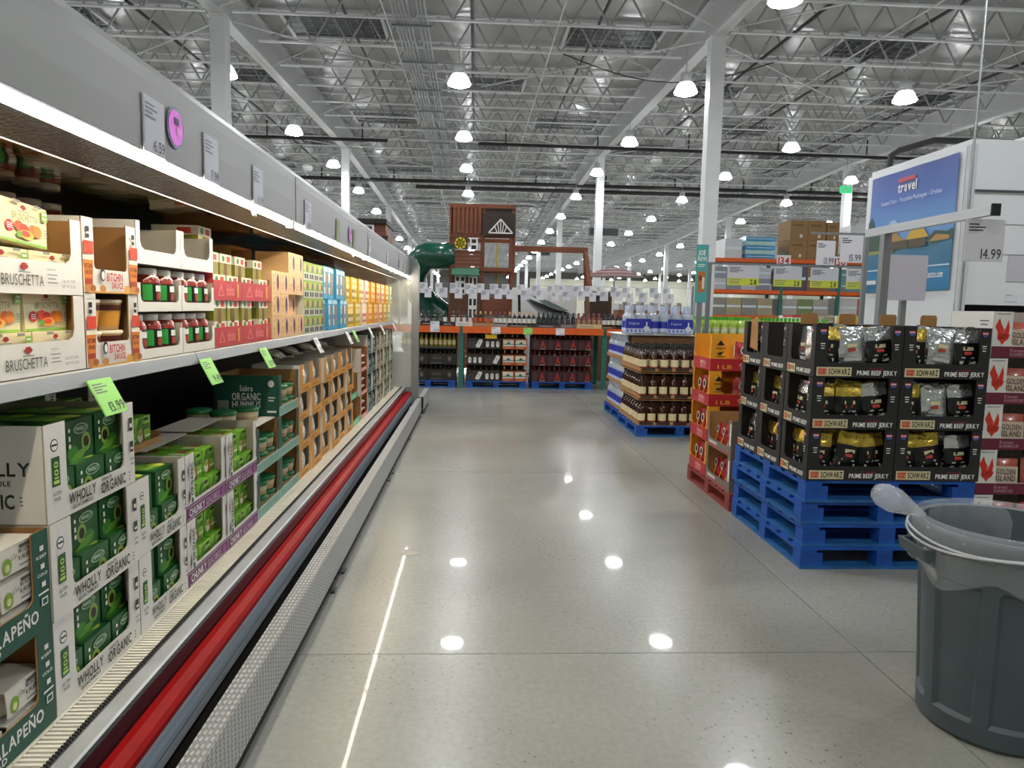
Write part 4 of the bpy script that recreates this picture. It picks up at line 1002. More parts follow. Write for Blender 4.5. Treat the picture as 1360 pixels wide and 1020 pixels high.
for k in range(4):
    dx = (0, .012, -.004, .006)[k]; dy = (0, .01, .018, .004)[k]
    pallet(2.0 + dx, 4.10 + dy, k * PH, 1.06, 1.17, 'blue wooden pallet under the black jerky cartons, %s of four' % ('bottom', 'second up', 'third up', 'top')[k], group='stack of blue pallets')
ZJ = 4 * PH + .001
# ------------------------------------------------------------------ jerky cartons and pouches
JB = mat('black_carton', '#1d1d1f', .5, var=.08); GOLD = mat('gold_foil', '#c2a748', .25, .7, var=.25, vscale=18, bump=.7, bscale=16); SILV = mat('silver_foil', '#c4c7cb', .2, .8, var=.2, vscale=16, bump=.7, bscale=16); BFOIL = mat('black_foil', '#141416', .3, .1, var=.3, vscale=14, bump=.5, bscale=14)
JIN = mat('dark_carton_inside', '#2b241d', .7)
CRM = C('#d9cfa4', .5)
def jerky_deco(full):
    s = [('r', .03, .03, .40 if full else .3, .17, CRM), ('r', .045, .05, .10, .13, C('#d98a6a')), ('t', 'PRIME', .05, .125, .09, .04, C('#c23a28')), ('t', 'RIB', .06, .06, .07, .05, C('#c23a28'))]
    if full: s += [('t', 'SCHWARZ', .165, .06, .25, .11, black), ('t', 'PRIME BEEF JERKY', .49, .055, .46, .085, white), ('t', 'Premium', .63, .16, .16, .035, C('#a3242c'))]
    else: s += [('t', 'SCHWARZ', .14, .07, .17, .09, black), ('t', 'PRIME BEEF', .40, .06, .5, .08, white)]
    for x in ((.045, .885) if full else (.86,)):
        s += [('r', x, .87, .07, .055, C('#c24a52')), ('p', [(x, .87), (x + .07, .87), (x + .055, .83), (x + .015, .83)], C('#3b62b0')), ('r', x + .005, .89, .06, .014, white), ('r', x + .01, .64, .05, .018, white), ('r', x + .012, .60, .045, .012, white), ('r', x + .015, .55, .04, .018, white)]
    return s
jc_front = tray('jerky_carton', .535, .37, .309, .088, .075, .066, JB, JIN, jerky_deco(True), r=.022)
jc_side = tray('jerky_carton', .37, .53, .309, .088, .06, .055, JB, JIN, jerky_deco(False), r=.02)
def corner_carton():
    """the corner cartons have windows towards both aisles"""
    w, d, h, t = .535, .37, .309, .004
    b = MB(); b.box(-w/2, w/2, t, d, 0, t, JIN); b.box(-w/2, w/2, d - t, d, t, h, JIN, {'K': JB}); b.box(w/2 - t, w/2, t, d - t, t, h, JIN, {'R': JB})
    fp = MB(); r = .022; lip = .088; xl, xr = -w/2 + .075, w/2 - .066
    fp.prism([(-w/2,0),(w/2,0),(w/2,h),(xr,h),(xr,lip+r),(xr-r*.3,lip+r*.3),(xr-r,lip),(xl+r,lip),(xl+r*.3,lip+r*.3),(xl,lip+r),(xl,h),(-w/2,h)], JB, 'y', 0, t, side=JIN, back=JIN)
    sp = MB(); ya, yb = t + .05, d - .05
    sp.prism([(t,0),(d-t,0),(d-t,h),(yb,h),(yb,lip+r),(yb-r,lip),(ya+r,lip),(ya,lip+r),(ya,h),(t,h)], JB, 'x', -w/2, -w/2 + t, side=JIN, back=JIN)
    ub = lambda a, b: [('p', [(0,0),(1,0),(1,1),(1-b,1),(1-b,.36),(1-b-.04,.285),(a+.04,.285),(a,.36),(a,1),(0,1)], JB)]
    k = MB(); deco(k, frame('F', w, d, h), ub(.14, .123) + jerky_deco(True)); k2 = MB(); deco(k2, frame('L', w, d, h), ub(.146, .146) + jerky_deco(False))
    return Proto('jerky_carton', 'carton', [('body', b.mesh('body'), []), ('front_panel', fp.mesh('front_panel'), [('lettering', k.mesh('lettering'))]), ('side_panel', sp.mesh('side_panel'), [('lettering', k2.mesh('lettering'))])])
jc_corner = corner_carton()
def pouch(seed, topm, bodym, rows=9):
    b = MB(); b.smooth = True
    w, h, d = .165, .235, .020
    def f(sg):
        def g(u, v):
            x = (u - .5) * w; z = (v) * h
            bulge = d * (math.sin(u * PI) ** .7) * (math.sin(min(v * 1.12, 1.0) * PI) ** .6)
            n1 = noise.noise(Vector((u * 2.5 + seed * 3.1, v * 3.2, seed))) * .014; n2 = noise.noise(Vector((u * 5 + seed, v * 6, seed * 2.3 + 5))) * .007
            return (x + n1 * .5, sg * bulge + n1 + n2, z + n2 * .6)
        return g
    for sg in (-1, 1):
        k = len(b.v); nu, nv = 7, rows
        for i in range(nu + 1):
            for j in range(nv + 1): b.v.append(tuple(f(sg)(i / nu, j / nv)))
        for i in range(nu):
            for j in range(nv):
                a = k + i * (nv + 1) + j; b.f.append((a, a + nv + 1, a + nv + 2, a + 1)); b.mi.append(b.slot(topm if j >= nv * .62 or sg > 0 else bodym))
    p = MB(); g = f(-1)
    def strip(u0, u1, v0, v1, m):
        q = [Vector(g(u, v)) + Vector((0, -.003, 0)) for u, v in ((u0, v0), (u1, v0), (u1, v1), (u0, v1))]; p.face(q, m)
    strip(.3, .7, .47, .56, C('#d9cfa4', .5)); strip(.34, .62, .36, .44, C('#c2402e', .5)); strip(.18, .82, .12, .2, C('#d5d5d2', .5)); strip(.25, .75, .26, .3, C('#b9b9b4', .5))
    return Proto('jerky_pouch', 'pouch', [('pouch', b.mesh('pouch'), []), ('print', p.mesh('print'), [])])
POUCH = [pouch(1, GOLD, BFOIL), pouch(2, GOLD, BFOIL), pouch(3, SILV, BFOIL), pouch(4, GOLD, BFOIL), pouch(5, SILV, SILV)]
def pouches(o, rz, w, d, nx, ny, what, seed, silver=False, zb=.012, corner=False):
    """foil pouches standing loosely in rows; those by a side window face it"""
    r = random.Random(seed); q = 0
    rows = [(lx, .066 + ky * .085, 0.0) for ky in range(ny) for lx in [-w/2 + .092 + (w - .184) * kx / max(nx - 1, 1) for kx in range(nx)]]
    if corner: rows = [t for t in rows if not (t[0] < -w/4 and t[1] > .1)] + [(-w/2 + .06, .25, -PI/2), (-w/2 + .14, .25, -PI/2)]
    for lx, ly, turn in rows:
        ry = r.uniform(-.2, .2); rx = -r.uniform(.02, .12)
        if turn == 0: ry = abs(ry) * .6 if lx < -.05 else -abs(ry) * .6 if lx > .05 else ry
        else: ry *= .2; rx = -.03
        p = POUCH[4 if silver and q % 3 == 1 else 2 if (silver and q % 3 == 2) or r.random() < .2 else r.choice((0, 1, 3))]
        x, y, z = inside(o, lx, ly, zb + abs(math.sin(ry)) * .09 + .004, rz)
        e = p.put((x, y, z), 0, 'foil jerky pouch, %s in the %s' % (ORD[q], what), 'jerky pouches, ' + what)
        e.rotation_euler = (Matrix.Rotation(rz + turn, 3, 'Z') @ Matrix.Rotation(rx, 3, 'X') @ Matrix.Rotation(ry, 3, 'Y')).to_euler()
        e.scale = (.97, .97, 1.0); q += 1
lv3 = ('bottom', 'middle', 'top')
for k in range(3):
    z = ZJ + k * .312; dx = (0, .004, .008)[k]
    for c_ in range(2):
        o = (2.0 + dx + .268 + c_ * .54, 4.095 + .004 * k, z); nm = '%s black carton on the %s front' % (lv3[k], ('corner of the', 'bin side of the')[c_])
        nm = '%s black carton %s' % (lv3[k], ('at the stack corner', 'nearest the flame boxes')[c_])
        (jc_corner if c_ == 0 else jc_front).put(o, 0, '%s, facing the camera' % nm, 'black jerky cartons')
        pouches(o, 0, .535, .37, 3, 3, nm, 10 * k + c_, silver=(k == 2 or (k == 1 and c_)), zb=.055 if k == 2 else .03, corner=(c_ == 0))
    for s_ in range(2):
        o = (2.0 + dx, 4.478 + .187 + s_ * .374, z); nm = '%s aisle-side black carton, %s from the corner' % (lv3[k], ('second', 'third')[s_])
        jc_side.put(o, -PI/2, nm, 'black jerky cartons')
        if not (k == 2 and s_ == 0): pouches(o, -PI/2, .37, .5, 2, 2, nm, 50 + 10 * k + s_, silver=True)
    o = (2.55 + .27, 4.478, z)
    box_item('jerky_carton', .52, .745, .305, JB, cat='carton').put(o, 0, '%s closed black carton hidden in the middle of the stack' % lv3[k], 'black jerky cartons')
for i, x in enumerate((2.14, 2.39, 2.66, 2.93)):
    f = MB().prism([(-.055,0),(.055,0),(.055,.055),(.045,.07),(-.045,.07),(-.055,.055)], KRAFT, 'y', 0, .004).build('carton_tab', None, (x, 4.4735, ZJ + .624 + .309)); tag(f, 'brown cardboard tab standing above the top black cartons, %s from the corner' % ('first', 'second', 'third', 'fourth')[i], 'flap')
f = MB().prism([(0,0),(.14,.02),(.13,.22),(.02,.25)], KRAFT, 'x', 0, .004).build('carton_tab', None, (2.03, 5.02, ZJ + .624 + .10)); tag(f, 'brown cardboard flap leaning inside the top carton furthest along the aisle', 'flap')

# ------------------------------------------------------------------ beef stick pallet behind
pallet(2.0, 5.33, 0, 1.06, 1.1, 'red-brown wooden pallet between the blue pallets and the liquor', REDP, REDP)
YLW = mat('amber_carton', '#e39a1e', .5, var=.04); REDC = mat('crimson_carton', '#b3232c', .5, var=.04); GRC = mat('grey_print_carton', '#6f6a66', .5, var=.08)
def stick_deco(): return [('r', 0, 0, 1, .34, REDC), ('t', 'ORIGINAL', .32, .12, .4, .1, C('#e9b9b0')), ('t', 'BEEF STICK', .34, .04, .36, .06, C('#e9b9b0')), ('t', '1 LB', .08, .06, .16, .1, C('#e8a23a')), ('r', .85, .08, .14, .24, C('#27347a')), ('t', 'PROTEIN', .86, .14, .12, .08, white),
    ('p', [(.06,.72),(.10,.86),(.12,.80),(.15,.72)], black), ('r', .05, .62, .11, .03, C('#7a4a10')), ('p', [(.06,.5),(.15,.55),(.1,.44)], black), ('r', .05, .40, .11, .02, C('#7a4a10'))]
STICK = mat('stick_red_bag', '#b0303a', .3, var=.3, vscale=20, bump=.4, bscale=20); STICKY = mat('stick_yellow_bag', '#e3a42a', .35, var=.1)
def stickbag(seed):
    b = MB(); b.smooth = True; w, h, d = .15, .22, .03
    for sg in (-1, 1):
        def g(u, v): 
            n_ = noise.noise(Vector((u * 3 + seed, v * 3, seed))) * .012
            return ((u - .5) * w + n_, sg * d * math.sin(u * PI) ** .7 * math.sin(min(v * 1.1, 1) * PI) ** .6 + n_, v * h)
        b.grid(g, 6, 7, STICK)
    p = MB(); p.prism([(-.06,.02),(-.03,.02),(.05,.17),(.02,.17)], STICKY, 'y', -.036, -.034); p.disc((.0,-.038,.15), (1,0,0), (0,0,1), .04, .04, C('#d9d6cf', .4)); p.disc((.0,-.0385,.15), (1,0,0), (0,0,1), .026, .026, black)
    return Proto('meat_stick_bag', 'bag', [('bag', b.mesh('bag'), []), ('print', p.mesh('print'), [])])
SB = [stickbag(1), stickbag(2)]
def corner_tray(name, w, d, h, lip, pl, pr, ps1, ps2, outer, inner, front, left, r=.03, t=.004):
    """a tray with windows in its front and in its aisle side"""
    b = MB(); b.box(-w/2, w/2, t, d, 0, t, inner); b.box(-w/2, w/2, d - t, d, t, h, inner, {'K': outer}); b.box(w/2 - t, w/2, t, d - t, t, h, inner, {'R': outer})
    fp = MB(); xl, xr = -w/2 + pl, w/2 - pr
    fp.prism([(-w/2,0),(w/2,0),(w/2,h),(xr,h),(xr,lip+r),(xr-r,lip),(xl+r,lip),(xl,lip+r),(xl,h),(-w/2,h)], outer, 'y', 0, t, side=inner, back=inner)
    sp = MB(); ya, yb = t + ps1, d - ps2
    sp.prism([(t,0),(d-t,0),(d-t,h),(yb,h),(yb,lip+r),(yb-r,lip),(ya+r,lip),(ya,lip+r),(ya,h),(t,h)], outer, 'x', -w/2, -w/2 + t, side=inner, back=inner)
    k = MB(); deco(k, frame('F', w, d, h), front); k2 = MB(); deco(k2, frame('L', w, d, h), left)
    return Proto(name, 'carton', [('body', b.mesh('body'), []), ('front_panel', fp.mesh('front_panel'), [('lettering', k.mesh('lettering'))]), ('side_panel', sp.mesh('side_panel'), [('lettering', k2.mesh('lettering'))])])
stt = corner_tray('meat_stick_tray', .78, .46, .302, .105, .10, .03, .03, .03, YLW, YLW, stick_deco(), [('r', 0, 0, 1, .345, REDC), ('t', 'ORIGINAL', .4, .15, .35, .1, C('#e9b9b0')), ('t', 'BEEF STICK', .42, .05, .3, .07, C('#e9b9b0')), ('r', .02, .4, .03, .5, C('#c27a10'))])
for k in range(4):
    z = .1395 + k * .305; nm = ('bottom', 'second', 'third', 'top')[k]
    o = (2.39, 5.93, z)
    stt.put(o, 0, 'amber and crimson meat stick tray on the red pallet, %s layer' % nm, 'meat stick trays')
    for i in range(3):
        if k == 3 and i > 0: continue
        SB[i % 2].put(inside(o, -.322, .115 + i * .122, .022, 0), 0, 'red meat stick bag facing the aisle, %s along, %s layer' % (ORD[i], nm), 'meat stick bags, aisle side, %s layer' % nm).rotation_euler = (-.03, .08 - .08 * i, -PI/2)
        SB[i % 2].put(inside(o, -.10 + i * .17, .066, .022, 0), 0, 'red meat stick bag facing the camera, %s along, %s layer' % (ORD[i], nm), 'meat stick bags, camera side, %s layer' % nm).rotation_euler = (-.03, .1 - .1 * i, 0)
gct = tray('grey_snack_tray', .56, .38, .285, .07, .035, .06, GRC, KRAFT, [('r', .05, .03, .9, .05, C('#b03a40')), ('r', .08, .11, .35, .08, C('#c9c4c0')), ('r', .94, .3, .05, .6, white)], r=.03)
for k in range(2):
    o = (2.0, 5.348 + .283, .1395 + k * .288); nm = ('lower', 'upper')[k]
    gct.put(o, -PI/2, 'grey printed tray of red snack bags, %s of two on the red pallet' % nm)
    for i in range(4): 
        b = SB[i % 2].put(inside(o, -.205 + i * .137, .08, .022, -PI/2), 0, 'crumpled red snack bag, %s along the %s grey tray' % (ORD[i], nm), 'snack bags, %s grey tray' % nm); b.rotation_euler = (-.1, .06 * (i - 1.5), -PI/2); b.scale = (.74, .74, .8)
box_item('stock_carton', .6, .56, .55, C('#8b6a44', .7), cat='carton').put((2.72, 5.345, .1395), 0, 'plain brown carton filling the middle of the red pallet')

# ------------------------------------------------------------------ flame-printed boxes beside the bin
MAR = mat('maroon_carton', '#6e1f38', .5, var=.05); FLM = C('#d8351e', .5)
flame = [('p', [(.05,.55),(.02,.68),(.06,.86),(.08,.74),(.11,.62),(.10,.52),(.13,.66),(.155,.82),(.17,.66),(.165,.52),(.18,.5),(.16,.4),(.13,.36),(.105,.28),(.08,.36),(.05,.42)], FLM), ('t', 'PORK', .06, .47, .1, .05, C('#8a1a10')), ('t', 'JERKY', .06, .41, .1, .05, C('#8a1a10'))]
fb = tray('flame_carton', .62, .40, .288, .075, .125, .03, WCARD, GREYBOARD, [('r', .0, 0, 1, .25, MAR), ('t', 'Korean', .2, .13, .14, .07, C('#b98a98')), ('t', 'BARBECUE', .2, .05, .2, .06, C('#b98a98')), ('r', .03, .94, .14, .015, GREYINK)] + flame, [('r', .42, .55, .16, .10, C('#6b665e')), ('r', .44, .57, .12, .06, C('#3b3833')), ('r', .7, .78, .2, .03, GREYINK), ('r', .72, .70, .16, .03, GREYINK)], r=.02)
PKB = mat('clear_meat_pack', '#b05a4a', .25, var=.3, vscale=14, coat=.4)
def meatpack():
    b = MB(); b.smooth = True
    for sg in (-1, 1): b.grid(lambda u, v: ((u-.5)*.21, sg * .03 * math.sin(u*PI)**.6 * math.sin(v*PI)**.6, v*.21), 6, 6, PKB)
    p = MB(); p.box(-.08,.08,-.036,-.034,.05,.16, C('#cbb9a5', .5)); deco(p, (Vector((-.08,-.036,.05)),Vector((1,0,0)),Vector((0,0,1)),.16,.11,Vector((0,-1,0))), [('t','GOLDEN',.1,.52,.8,.3,C('#4a3b33')),('t','ISLAND',.1,.14,.8,.3,C('#4a3b33'))])
    return Proto('meat_pack', 'pack', [('pack', b.mesh('pack'), []), ('label_band', p.mesh('label_band'), [])])
mp_ = meatpack()
pallet(3.19, 4.3, 0, 1.06, .98, 'blue wooden pallet under the flame-printed boxes')
for k in range(5):
    o = (3.19 + .31 + .006 * k, 4.27 + .005 * (k % 2), .1395 + k * .291); nm = ('bottom', 'second', 'third', 'fourth', 'top')[k]
    fb.put(o, 0, 'white carton with red flame and maroon lip, %s of the five' % nm, 'flame-printed cartons')
    for i in range(2): mp_.put(inside(o, -.1 + i * .23, .05, .014, 0), 0, 'clear meat pack, %s along, in the %s flame carton' % (ORD[i], nm), 'meat packs, %s flame carton' % nm).rotation_euler = (-.1, .03, 0)
# ------------------------------------------------------------------ grey rubbish bin with clear liner
BIN = mat('grey_bin_plastic', '#465056', .5, var=.08, vscale=5)
LINER2 = mat('bunched_bin_liner', '#dfe4ea', .15, alpha=.36, bump=.9, bscale=18, spec=.8)
LINER = mat('clear_bin_liner', '#dfe4ea', .12, alpha=.17, bump=.9, bscale=14, spec=.8)
bx_, by_ = 2.015, 2.50
e = thing('rubbish_bin', 'large round grey rubbish bin lined with a clear bag', 'bin', (bx_, by_, 0))
b = MB()
prof = [(.001,0),(.235,0),(.25,.015),(.255,.03),(.292,.66)]
n = 144; k0 = len(b.v)
def rib(t):   # shallow recessed panels round the wall
    return -.014 if (math.degrees(t) % 45) > 6.5 and (math.degrees(t) % 45) < 38.5 else 0
rings = [(.0, .0, 0), (.24, .0, 0), (.254, .018, 0), (.258, .085, 0), (.259, .10, 1), (.287, .585, 1), (.289, .60, 0), (.295, .705, 0)]
for r, z, pn in rings:
    for j in range(n):
        t = 2 * PI * j / n; rr = r + (rib(t) if pn else 0); b.v.append((rr * math.cos(t), rr * math.sin(t), z))
for i in range(len(rings) - 1):
    for j in range(n): b.f.append((i*n+j, i*n+(j+1)%n, (i+1)*n+(j+1)%n, (i+1)*n+j)); b.mi.append(b.slot(BIN))
b.lathe([(.283,.775),(.275,.70),(.235,.03),(.001,.02)], BIN, 48)
b.build('body', e)
b = MB(); b.smooth = True; b.lathe([(.292,.70),(.312,.70),(.318,.71),(.318,.765),(.312,.775),(.300,.778),(.283,.775)], BIN, 48); b.build('rim', e)
for t in (math.radians(176), math.radians(-4)):
    h = MB(); c, s = math.cos(t), math.sin(t)
    h.prism([(-.08,.60),(.08,.60),(.08,.655),(-.08,.655)], BIN, 'y', 0, .012)
    pts = []
    hm = MB()
    hm.prism([(.284,.61),(.35,.655),(.362,.70),(.30,.70)], BIN, 'y', -.09, -.075); hm.prism([(.284,.61),(.35,.655),(.362,.70),(.30,.70)], BIN, 'y', .075, .09); hm.prism([(.335,.645),(.35,.655),(.362,.70),(.348,.70)], BIN, 'y', -.075, .075)
    hm.build('handle', e, (0, 0, 0), t)
l = thing('bin_liner', 'clear plastic liner folded over the rim of the grey bin with a twisted knot', 'liner', (bx_, by_, 0))
m_ = MB(); m_.smooth = True; n = 60
def liner_r(t, r, a): return r + a * noise.noise(Vector((math.cos(t) * 3.2, math.sin(t) * 3.2, r * 20)))
prof2 = [(.225, .10, .02), (.255, .45, .02), (.272, .72, .012), (.286, .795, .006), (.303, .80, .004), (.323, .785, .004), (.327, .74, .006), (.328, .70, .010), (.325, .655, .022), (.318, .60, .03)]
k = 0
for i, (r, z, a) in enumerate(prof2):
    for j in range(n):
        t = 2 * PI * j / n; rr = liner_r(t, r, a); zz = z + (a * 2.2 * noise.noise(Vector((math.cos(t) * 2, math.sin(t) * 2, 9))) if i >= 8 else 0)
        m_.v.append((rr * math.cos(t), rr * math.sin(t), zz))
for i in range(len(prof2) - 1):
    for j in range(n): m_.f.append((i*n+j, i*n+(j+1)%n, (i+1)*n+(j+1)%n, (i+1)*n+j)); m_.mi.append(m_.slot(LINER))
m_.build('bag_skirt', l)
kn = MB(); kn.smooth = True
kn.lathe([(.014,0),(.022,.03),(.042,.075),(.062,.13),(.06,.175),(.04,.205),(.004,.215)], LINER2, 18, sx=.95, sy=.8)
ko = kn.build('bag_tail', l, (-.30, .05, .80)); ko.rotation_euler = Vector((-.86, .05, .40)).to_track_quat('Z', 'Y').to_euler()
kn = MB(); kn.smooth = True; kn.tube([(-.328, -.02, .70), (-.335, -.06, .64), (-.325, -.09, .60)], [.012, .016, .004], LINER, 8); kn.build('knot_end', l)
for k_, (z, r) in enumerate(((.735, .3335), (.722, .3355))):
    kn = MB(); kn.smooth = True; kn.tube([(r * math.cos(t), r * math.sin(t), z + .012 * math.sin(3 * t + k_)) for t in [2 * PI * i / 48 for i in range(48)]], .005, mat('stretched_plastic', '#d7dade', .2, alpha=.65), 6, closed=True); kn.build('tie_fold', l)

# ------------------------------------------------------------------ sign posts and hanging price cards
GPOST = mat('grey_sign_post', '#84888b', .4, .3)
def fixture(x, ya, yb, ypost, z, label, base=0.0):
    e = thing('sign_stand', label, 'sign stand', (x, ypost, 0))
    MB().box(-.03, .03, -.03, .03, base, z - .03, GPOST).build('post', e)
    MB().box(-.022, .022, ya - ypost, yb - ypost, z - .03, z + .03, mat('silver_arm', '#a9acae', .3, .6)).build('arm', e)
    MB().box(-.028, .028, ya - ypost - .012, ya - ypost, z - .036, z + .036, BLACK).build('end_cap', e)
    MB().box(-.055, .055, -.04, .04, base, base + .02, GPOST).build('foot', e)
fixture(3.12, 4.22, 5.62, 5.36, 2.20, 'grey post with long silver sign arm behind the black cartons')
def sign(name, label, x, y, z, w, h, bg, price, rows=3, yel=False, pb=(.42, .06, .52, .24), rz=0.0, cat='price card'):
    mb = MB().box(-w/2, w/2, 0, .004, 0, h, bg); k = MB()
    sp = [('r', .01, .01, .98, .98, bg)] + lines(.06, .86, .5, rows, .07, .03, INK)
    if yel: sp += [('r', 0, 0, 1, .36, C('#d9e04a', .5))] + lines(.05, .27, .45, 3, .09, .035, GREYINK) + [('t', '2.8', .72, .05, .2, .24, INK)]
    if price: sp.append(('t', price, *pb, INK, False))
    deco(k, frame('F', w, .004, h), sp)
    return put_card(name, (mb.mesh('card'), k.mesh('lettering')), (x, y, z), rz, label, cat=cat)
WCRD = C('#dcdbe2', .3)
sign('price_sign', 'large 14.99 price sign hanging from the silver arm near its black cap', 3.16, 4.34, 1.90, .25, .26, WCRD, '14.99')
sign('price_sign', 'hanging 13.99 price sign beyond the black cartons', 3.47, 7.0, 2.04, .19, .24, WCRD, '13.99')
sign('price_sign', 'hanging 15.99 price sign next to the 13.99 sign', 3.73, 7.0, 2.07, .23, .27, WCRD, '15.99')
e = thing('sign_stand', 'thin grey rail holding the 13.99 and 15.99 signs', 'sign stand', (3.6, 7.02, 0)); MB().box(-.27, .32, 0, .02, 2.345, 2.365, GPOST).build('rail', e); MB().box(.28, .32, 0.0, .04, 0, 2.345, GPOST).build('post', e); MB().box(-.1, .4, -.05, .1, 0, .02, GPOST).build('foot', e)
for i, (x0, x1) in enumerate(((3.66, 4.13), (4.35, 4.77), (4.90, 5.32), (5.44, 5.86))):
    sign('sale_sign', 'white and yellow sale sign over the back tables, %s from the teal banner' % ('first', 'second', 'third', 'fourth')[i], (x0 + x1) / 2, 10.3, 1.95 - .005 * i, x1 - x0, .29, WCRD, '', 4, True, cat='sale sign')
e = thing('sign_stand', 'long grey sign rail carrying the white and yellow sale signs', 'sign stand', (4.7, 10.32, 0)); MB().box(-1.5, 1.3, 0, .03, 2.245, 2.275, GPOST).build('rail', e)
for x in (-1.3, 1.05): MB().box(x - .03, x + .03, .0, .04, 0, 2.245, GPOST).build('post', e)
sign('price_sign', 'blank-backed grey price sign behind the silver-arm post', 3.83, 6.2, 1.69, .36, .40, C('#bdbac4', .4), '', 0)
e = thing('sign_stand', 'short grey stand behind the silver-arm post', 'sign stand', (3.83, 6.22, 0)); MB().box(-.025, .025, 0, .04, 0, 2.09, GPOST).build('post', e); MB().box(-.16, .16, 0, .03, 2.06, 2.075, BLACK).build('clip', e); MB().box(-.2, .2, -.1, .1, 0, .02, GPOST).build('foot', e)
# ------------------------------------------------------------------ bottles
def bottle_mesh(name, R, H, glass, cap, label, neck=.32, shoulder=.62, capH=.16, lab=(.14, .45), n=12, lab2=None):
    rn = R * neck
    b = MB(); b.smooth = True
    b.lathe([(.001, 0), (R * .95, 0), (R, H * .02), (R, H * shoulder), (R * .85, H * (shoulder + .06)), (rn * 1.1, H * (shoulder + .16)), (rn, H * (1 - capH)), (rn, H * .985)], glass, n)
    return b, rn
def bottle_one(name, R, H, glass, cap, label, **k):
    """small bottle drawn as one mesh with its cap and label"""
    lab = k.pop('lab', (.26, .56)); capH = k.get('capH', .16); lab2 = k.pop('lab2', None)
    b, rn = bottle_mesh(name, R, H, glass, cap, label, **k)
    b.lathe([(rn * 1.12, H * (1 - capH)), (rn * 1.12, H), (.001, H)], cap, 8)
    if label: b.lathe([(R * 1.02, H * lab[0]), (R * 1.02, H * lab[1])], label, 10, arc=(-PI * .98, -PI * .02))
    if lab2: b.lathe([(R * 1.03, H * lab2[0]), (R * 1.03, H * lab2[1])], lab2[2], 10, arc=(-PI * .98, -PI * .02))
    return Proto(name, 'bottle', [('bottle', b.mesh('bottle'), [])])
def bottle_parts(name, R, H, glass, cap, label, **k):
    lab = k.pop('lab', (.14, .45)); capH = k.get('capH', .16); lab2 = k.pop('lab2', None)
    b, rn = bottle_mesh(name, R, H, glass, cap, label, **k)
    c = MB(); c.lathe([(rn * 1.14, H * (1 - capH)), (rn * 1.14, H), (.001, H)], cap, 10)
    l = MB(); l.smooth = True; l.lathe([(R * 1.02, H * lab[0]), (R * 1.02, H * lab[1])], label, 12, arc=(-PI * .98, -PI * .02))
    subs = []
    if lab2: q = MB(); q.lathe([(R * 1.03, H * lab2[0]), (R * 1.03, H * lab2[1])], lab2[2], 12, arc=(-PI * .98, -PI * .02)); subs = [('print', q.mesh('print'))]
    return Proto(name, 'bottle', [('glass', b.mesh('glass'), []), ('cap', c.mesh('cap'), []), ('label_band', l.mesh('label_band'), subs)])
DKG = mat('dark_bottle_glass', '#141712', .12, coat=.4); AMB = mat('whiskey_in_glass', '#32110a', .1, coat=.5); CLR = mat('clear_bottle_glass', '#c6d2dc', .08, coat=.4, alpha=.6); ROSE = mat('rose_glass', '#8a4a42', .12, coat=.4); LIMEG = mat('lime_bottle', '#a8c84a', .15, coat=.4)
LBW = C('#d8d6cc', .5); CREAML = C('#ddd0a6', .5)
# ------------------------------------------------------------------ whiskey and vodka pallets
pallet(2.0, 8.57, 0, 1.1, 1.18, 'blue wooden pallet under the whiskey, near the aisle corner')
pallet(2.03, 9.78, 0, 1.1, 1.18, 'blue wooden pallet under the vodka, behind the whiskey')
wh = bottle_parts('whiskey_bottle', .05, .30, AMB, black, CREAML, neck=.42, shoulder=.66, capH=.14, lab=(.06, .46), lab2=(.10, .17, C('#8a2a20')))
whc = box_item('whiskey_case', 1.08, 1.16, .012, KRAFT, cat='case')
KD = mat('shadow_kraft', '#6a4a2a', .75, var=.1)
for k in range(3):
    z = .1395 + k * .335; nm = lev[k]
    cs = tray('whiskey_case', 1.06, 1.14, .05, .03, 0, 0, KRAFT, KRAFT, [('r', .02 + .2 * i, .1, .16, .8, C('#3a2a1c')) for i in range(5)]); cs.put((2.55, 8.59, z), 0, 'low brown whiskey case, %s layer of the pallet' % nm, 'whiskey cases')
    for i in range(8): wh.put((2.072 + i * .132, 8.655, z + .006), 0, 'amber whiskey bottle in the front row, %s along, %s layer' % (ORD[i], nm), 'front row whiskey bottles, %s layer' % nm)
    for j in range(1, 8): wh.put((2.072, 8.655 + j * .14, z + .006), -PI/2, 'amber whiskey bottle along the aisle side, %s back, %s layer' % (ORD[j - 1], nm), 'aisle side whiskey bottles, %s layer' % nm)
    if k < 2:
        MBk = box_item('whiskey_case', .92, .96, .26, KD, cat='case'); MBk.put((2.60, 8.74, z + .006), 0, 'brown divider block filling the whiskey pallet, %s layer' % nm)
        sh_ = MB().box(-.54, .54, 0, 1.15, 0, .006, KRAFT).build('slip_sheet', None, (2.55, 8.585, z + .312)); tag(sh_, 'kraft slip sheet lying on the %s layer of whiskey' % nm, 'sheet')
    else:
        for i in range(1, 8):
            for j in range(1, 8): wh.put((2.072 + i * .132, 8.655 + j * .14, z + .006), 0, 'amber whiskey bottle inside the top layer, %s row back, %s along' % (ORD[j - 1], ORD[i - 1]), 'inner whiskey bottles, top layer')
vk = bottle_parts('vodka_bottle', .056, .34, CLR, C('#b9c0d6', .3), C('#2a37a8', .4), neck=.5, shoulder=.62, capH=.22, lab=(.12, .52), lab2=(.12, .24, C('#c9d2ee', .4)))
